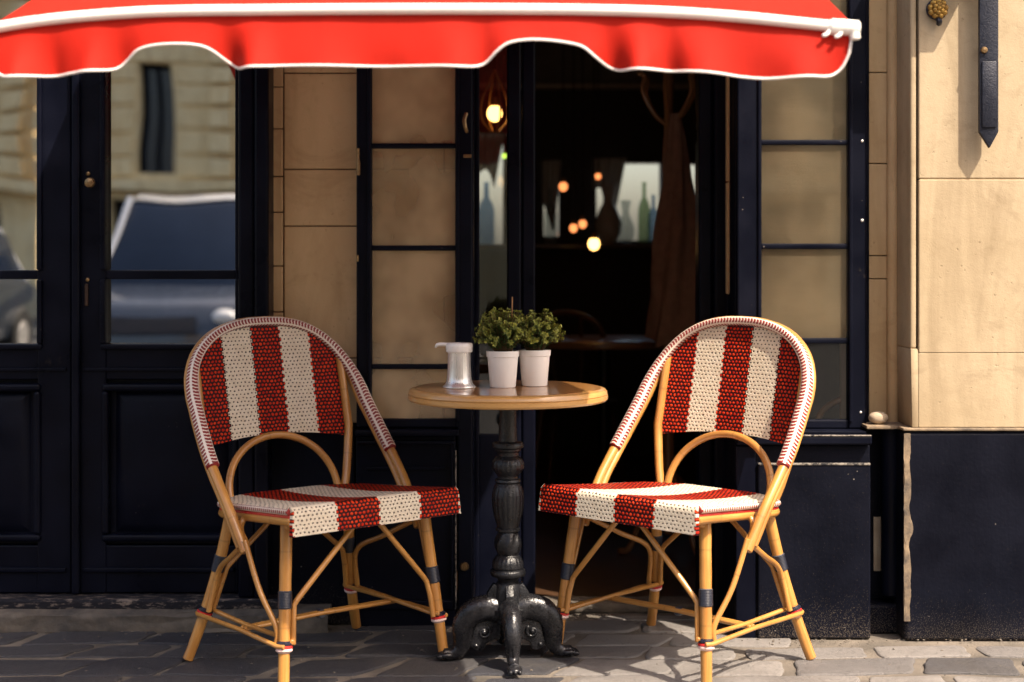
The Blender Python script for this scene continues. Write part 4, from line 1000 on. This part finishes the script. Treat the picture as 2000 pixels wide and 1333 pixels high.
# cafe table and chairs inside
def in_chair(loc, rz, label, k=1.0, wd='dark_wood'):
    t = thing('wooden_chair', label, 'chair', loc, rz, 'wooden chairs inside the cafe'); t.scale = (k, k, k)
    bm = B(); lathe(bm, [(.02, .44), (.19, .44), (.2, .45), (.195, .465), (.02, .468)], 32); obj('seat', bm, M[wd], t)
    for sx_, sy_ in ((1, 1), (1, -1), (-1, 1), (-1, -1)):
        bm = B(); tube(bm, [(sx_*.14, sy_*.14, .44), (sx_*.19, sy_*.18, .0)], .016, 10); obj('leg', bm, M[wd], t)
    bm = B(); tube(bm, crom([(-.17, .16, .45), (-.19, .2, .65), (-.15, .23, .84), (0, .24, .90), (.15, .23, .84), (.19, .2, .65), (.17, .16, .45)], 8), .0135, 10); obj('back_hoop', bm, M[wd], t)
    bm = B(); 
    for x_ in (-.07, .07): tube(bm, [(x_*.8, .17, .455), (x_, .22, .66), (x_, .235, .885)], .009, 8)
    obj('spindles', bm, M[wd], t)
in_chair((.30, 6.95, 0), R(165), 'dark wooden chair standing at the inner table behind the doorway', .95)
in_chair((1.10, 4.86, 0), R(172), 'low bentwood chair just behind the bottom pane of the right window', .74, 'cane')
it = thing('cafe_table', 'brown round table standing inside the dark cafe', 'table', (.40, 6.6, 0))
bm = B(); lathe(bm, [(.02, .715), (.33, .715), (.34, .725), (.34, .74), (.33, .745), (.02, .746)], 40); obj('tabletop', bm, M['mid_wood'], it)
bm = B(); lathe(bm, [(.2, 0), (.2, .015), (.05, .04), (.025, .08), (.025, .714)], 24); obj('pedestal', bm, M['iron'], it)
M['net'] = canvas('white_net', (.62, .60, .55), (.8, .8, .78))
def curtain(x0, x1, z0, z1, ph, label):
    c = Vector(((x0+x1)/2, BK-.05, z0)); bm = B()
    sheet(bm, lambda u, v_: Vector((x0+(x1-x0)*u*(1-.35*(1-v_)*u), BK-.05+.012*math.sin(u*24+ph)*(1.2-v_*.5), z0+(z1-z0)*v_+(1-v_)*.09*math.sin(u*3+ph))), 60, 10, .003)
    o = obj('curtain', bm, M['net'], None, world=c, ang=80); o.location = c; tag(o, label, 'curtain', 'net curtains at the rear windows')
curtain(wins[1][0]-.02, wins[1][0]+.16, wins[1][2]+.20, wins[1][3]+.02, 1.0, 'short white curtain above the white vase on the middle rear window')
curtain(wins[0][0]-.01, wins[0][1]+.01, wins[0][2]+.12, wins[0][3]+.02, 2.2, 'white curtain over the narrow rear window at the left')
curtain(wins[3][0]-.01, wins[3][1]+.01, wins[3][2]+.33, wins[3][3]+.02, .3, 'white curtain over the rear window left of the door post')
zl = PZ(478, BK)+.001
def bottle(px, D, h, r, mat, label, kind='bottle'):
    c = Vector((PX(px, D), D, zl))
    bm = B()
    if kind == 'bottle': lathe(bm, [(r*.9, 0), (r, h*.03), (r, h*.55), (r*.75, h*.66), (r*.32, h*.76), (r*.3, h*.97), (r*.38, h*.975), (r*.36, h)], 20)
    else: lathe(bm, [(r*.55, 0), (r*.6, h*.03), (r*.95, h*.2), (r, h*.36), (r*.7, h*.55), (r*.4, h*.68), (r*.38, h*.78), (r*.62, h), (r*.5, h*.99)], 24)
    o = obj(kind, bm, mat, None); o.location = c; tag(o, label, kind, 'glassware on the rear window ledge'); return o
bottle(1188, 8.28, .33, .075, M['ceramic'], 'white bulbous vase, biggest piece on the rear window ledge', 'vase')
bottle(1222, 8.30, .24, .05, M['bottle_clear'], 'clear pale vase right of the white vase', 'vase')
bottle(1076, 8.3, .30, .034, M['bottle_clear'], 'pale bottle at the left rear window')
bottle(1258, 8.3, .34, .034, M['bottle_green'], 'tall greenish bottle at the right of the middle rear window')
bottle(1276, 8.3, .27, .03, M['bottle_blue'], 'shorter pale blue bottle beside the tall greenish bottle')
bottle(950, 8.3, .34, .045, M['bottle_blue'], 'pale blue bottle in the window left of the door post')

# ------------------------------------------------------------------ across the street (seen in the door glass)
def far_building(x0, x1, y, label, seed):
    t = thing('stone_building', label, 'building', ((x0+x1)/2, y, 0)); L = t.location; rnd = random.Random(seed)
    n = round((x1-x0)/3.0); bw = (x1-x0)/n
    holes = []
    for k in range(n):
        cx = x0+bw*(k+.5); holes += [(cx-.32, cx+.32, 2.6, 4.5), (cx-.4, cx+.4, 6.4, 8.6), (cx-.8, cx+.8, 0, 2.1)]
    bm = B(); wall_with_holes(bm, x0, x1, 0, 10, y-.6, y, holes); obj('wall', bm, M['far_stone'], t, world=L, smooth=False)
    bm = B(); z = 2.5
    while z < 9.3:
        segs = sorted([(a, b) for (a, b, c, d) in holes if c < z+.35 and d > z]); xq = x0
        for (a, b) in segs+[(x1, x1)]:
            if a-.06 > xq: box(bm, (xq, y+.002, z+.03), (a-.06, y+.06, z+.37), .02, 1)
            xq = b+.06
        z += .40
    obj('course_blocks', bm, M['far_stone'], t, world=L)
    bm = B()
    for k in range(n+1):
        cx = x0+bw*k
        z = 2.5
        while z < 9.4:
            
            for o_ in (-.36, .36): box(bm, (cx+o_-.2, y+.002, z+.02), (cx+o_+.2, y+.25, z+.34), .03, 2)
            z += .40
    obj('pilaster', bm, M['far_stone'], t, world=L)
    bm = B(); 
    for z in (2.25, 5.75, 9.45): box(bm, (x0-.1, y+.004, z), (x1+.1, y+.34, z+.2), .03)
    obj('cornice', bm, M['far_stone'], t, world=L)
    for (a, b, c, d) in holes:
        w = B(); box(w, (a, y-.32, c), (a+.08, y-.25, d), .005); box(w, (b-.08, y-.32, c), (b, y-.25, d), .005); box(w, (a+.082, y-.32, d-.1), (b-.082, y-.25, d), .005); box(w, ((a+b)/2-.03, y-.31, c), ((a+b)/2+.03, y-.255, d-.102), .005)
        wo = obj('window', w, M['navy'], t, world=L); g = B(); box(g, (a, y-.35, c), (b, y-.33, d), 0); obj('pane', g, M['car_glass'], wo, world=L, smooth=False)
far_building(-24.5, -9.5, -17.2, 'pale stone building across the street with pilasters, left one', 1)
far_building(-8.9, 6.1, -17.2, 'pale stone building across the street facing the cafe', 2)
far_building(6.7, 21.7, -17.2, 'pale stone building across the street, right one', 3)
def car(loc, mat, label, L_, H_, rz):
    t = thing('parked_car', label, 'car', loc, R(rz), 'cars parked along the street')
    W = .88; hl = L_/2
    bm = B()
    prism(bm, [(-hl, .30), (-hl+.05, .62), (-hl+.2, .82), (-hl*.55, .93), (hl*.7, .97), (hl-.08, .86), (hl, .55), (hl-.04, .28)], 'y', -W, W, .07); 
    obj('body', bm, mat, t)
    bm = B(); box(bm, (-hl-.03, -W+.1, .30), (-hl+.03, W-.1, .46), .02); obj('bumper', bm, M['tyre'], t)
    bm = B(); box(bm, (-hl+.0, -W+.42, .56), (-hl+.06, W-.42, .72), .01); obj('grille', bm, M['car_glass'], t)
    for sy in (-1, 1):
        bm = B(); sphere(bm, (-hl*.36, sy*(W+.08), 1.02), .1, 2, (.6, 1.1, .7)); obj('mirror', bm, mat, t)
    bm = B(); zr = H_
    prism(bm, [(-hl*.50, .90), (-hl*.22, zr-.10), (-hl*.10, zr-.04), (hl*.52, zr-.04), (hl*.66, zr-.14), (hl*.84, .92)], 'y', -W+.10, W-.10, .05); 
    for v_ in bm.verts: v_.co.y *= 1-.24*(max(0, (v_.co.z-.9))/.95)**2
    cab = obj('cabin', bm, M['car_glass'], t)
    bm = B(); prism(bm, [(-hl*.22, zr-.085), (-hl*.10, zr-.02), (hl*.2, zr), (hl*.52, zr-.015), (hl*.66, zr-.12), (hl*.62, zr-.13), (hl*.5, zr-.06), (-hl*.10, zr-.06)], 'y', -W+.27, W-.27, .02)
    for sy in (-1, 1):
        for xa, xb in ((-hl*.49, -hl*.22), (hl*.12, hl*.12), (hl*.82, hl*.64)): tube(bm, [(xa, sy*(W-.085), .92), (xb, sy*(W-.265), zr-.07)], .028, 8)
    obj('roof', bm, M['car_white'], t)
    for sx_ in (-hl*.62, hl*.62):
        for sy in (-1, 1):
            w = B(); lathe(w, [(.19, -.10), (.30, -.10), (.325, -.07), (.325, .07), (.30, .10), (.19, .10)], 32); bmesh.ops.rotate(w, verts=w.verts, cent=(0, 0, 0), matrix=Matrix.Rotation(R(90), 3, 'X')); bmesh.ops.translate(w, verts=w.verts, vec=(sx_, sy*(W-.06), .325))
            wo = obj('wheel', w, M['tyre'], t); r_ = B(); lathe(r_, [(.02, -.105), (.17, -.105), (.188, -.09), (.188, .09), (.17, .105), (.02, .105)], 24); bmesh.ops.rotate(r_, verts=r_.verts, cent=(0, 0, 0), matrix=Matrix.Rotation(R(90), 3, 'X')); bmesh.ops.translate(r_, verts=r_.verts, vec=(sx_, sy*(W-.06), .325)); obj('rim', r_, M['steel'], wo)
    for sy in (-1, 1):
        h = B(); sphere(h, (-hl+.12, sy*(W-.2), .70), .09, 2, (.8, 1.3, .7)); obj('headlight', h, M['ceramic'], t)
car((-3.60, -5.9, -.12), M['car_blue'], 'dark blue car with a pale roof, mirrored in the right door pane', 4.3, 1.86, -90)
car((-7.0, -6.2, -.12), M['car_dark'], 'dark car parked next to the dark blue car', 4.2, 1.62, -90)

# ------------------------------------------------------------------ light, sky, camera
w = bpy.data.worlds.new("World"); scn.world = w; w.use_nodes = True
nt = w.node_tree; nt.nodes.clear()
sky = nt.nodes.new('ShaderNodeTexSky'); sky.sky_type = 'NISHITA'; sky.sun_disc = False
sky.sun_elevation = SUN_EL; sky.sun_rotation = math.atan2(SUNV.x, SUNV.y); sky.dust_density = 4.0; sky.ozone_density = .4; sky.air_density = 1.0
warm = nt.nodes.new('ShaderNodeMix'); warm.data_type = 'RGBA'; warm.blend_type = 'MULTIPLY'; warm.inputs[0].default_value = 1; warm.inputs[7].default_value = (1.0, .91, .82, 1)
bg = nt.nodes.new('ShaderNodeBackground'); bg.inputs[1].default_value = .15; wo = nt.nodes.new('ShaderNodeOutputWorld')
nt.links.new(sky.outputs[0], warm.inputs[6]); nt.links.new(warm.outputs[2], bg.inputs[0]); nt.links.new(bg.outputs[0], wo.inputs[0])
sl = bpy.data.lights.new('sun', 'SUN'); sl.energy = 3.6; sl.angle = R(.5); sl.color = (1.0, .87, .70)
so = bpy.data.objects.new('sun', sl); COL.objects.link(so); so.rotation_euler = (-SUNV).to_track_quat('-Z', 'Y').to_euler(); so.location = (6, -4, 8)
cam = bpy.data.cameras.new('camera'); co_ = bpy.data.objects.new('camera', cam); COL.objects.link(co_)
co_.location = (0, 0, CH); co_.rotation_euler = (R(90), 0, 0); cam.sensor_width = 36; cam.lens = F/2000*36; cam.shift_y = -(666.5-HZ)/2000
cam.clip_start = .05; cam.clip_end = 500; cam.dof.use_dof = True; cam.dof.focus_distance = 4.1; cam.dof.aperture_fstop = 2.0
scn.camera = co_
scn.view_settings.view_transform = 'Standard'; scn.view_settings.look = 'None'; scn.view_settings.gamma = 1; scn.view_settings.exposure = 1.36
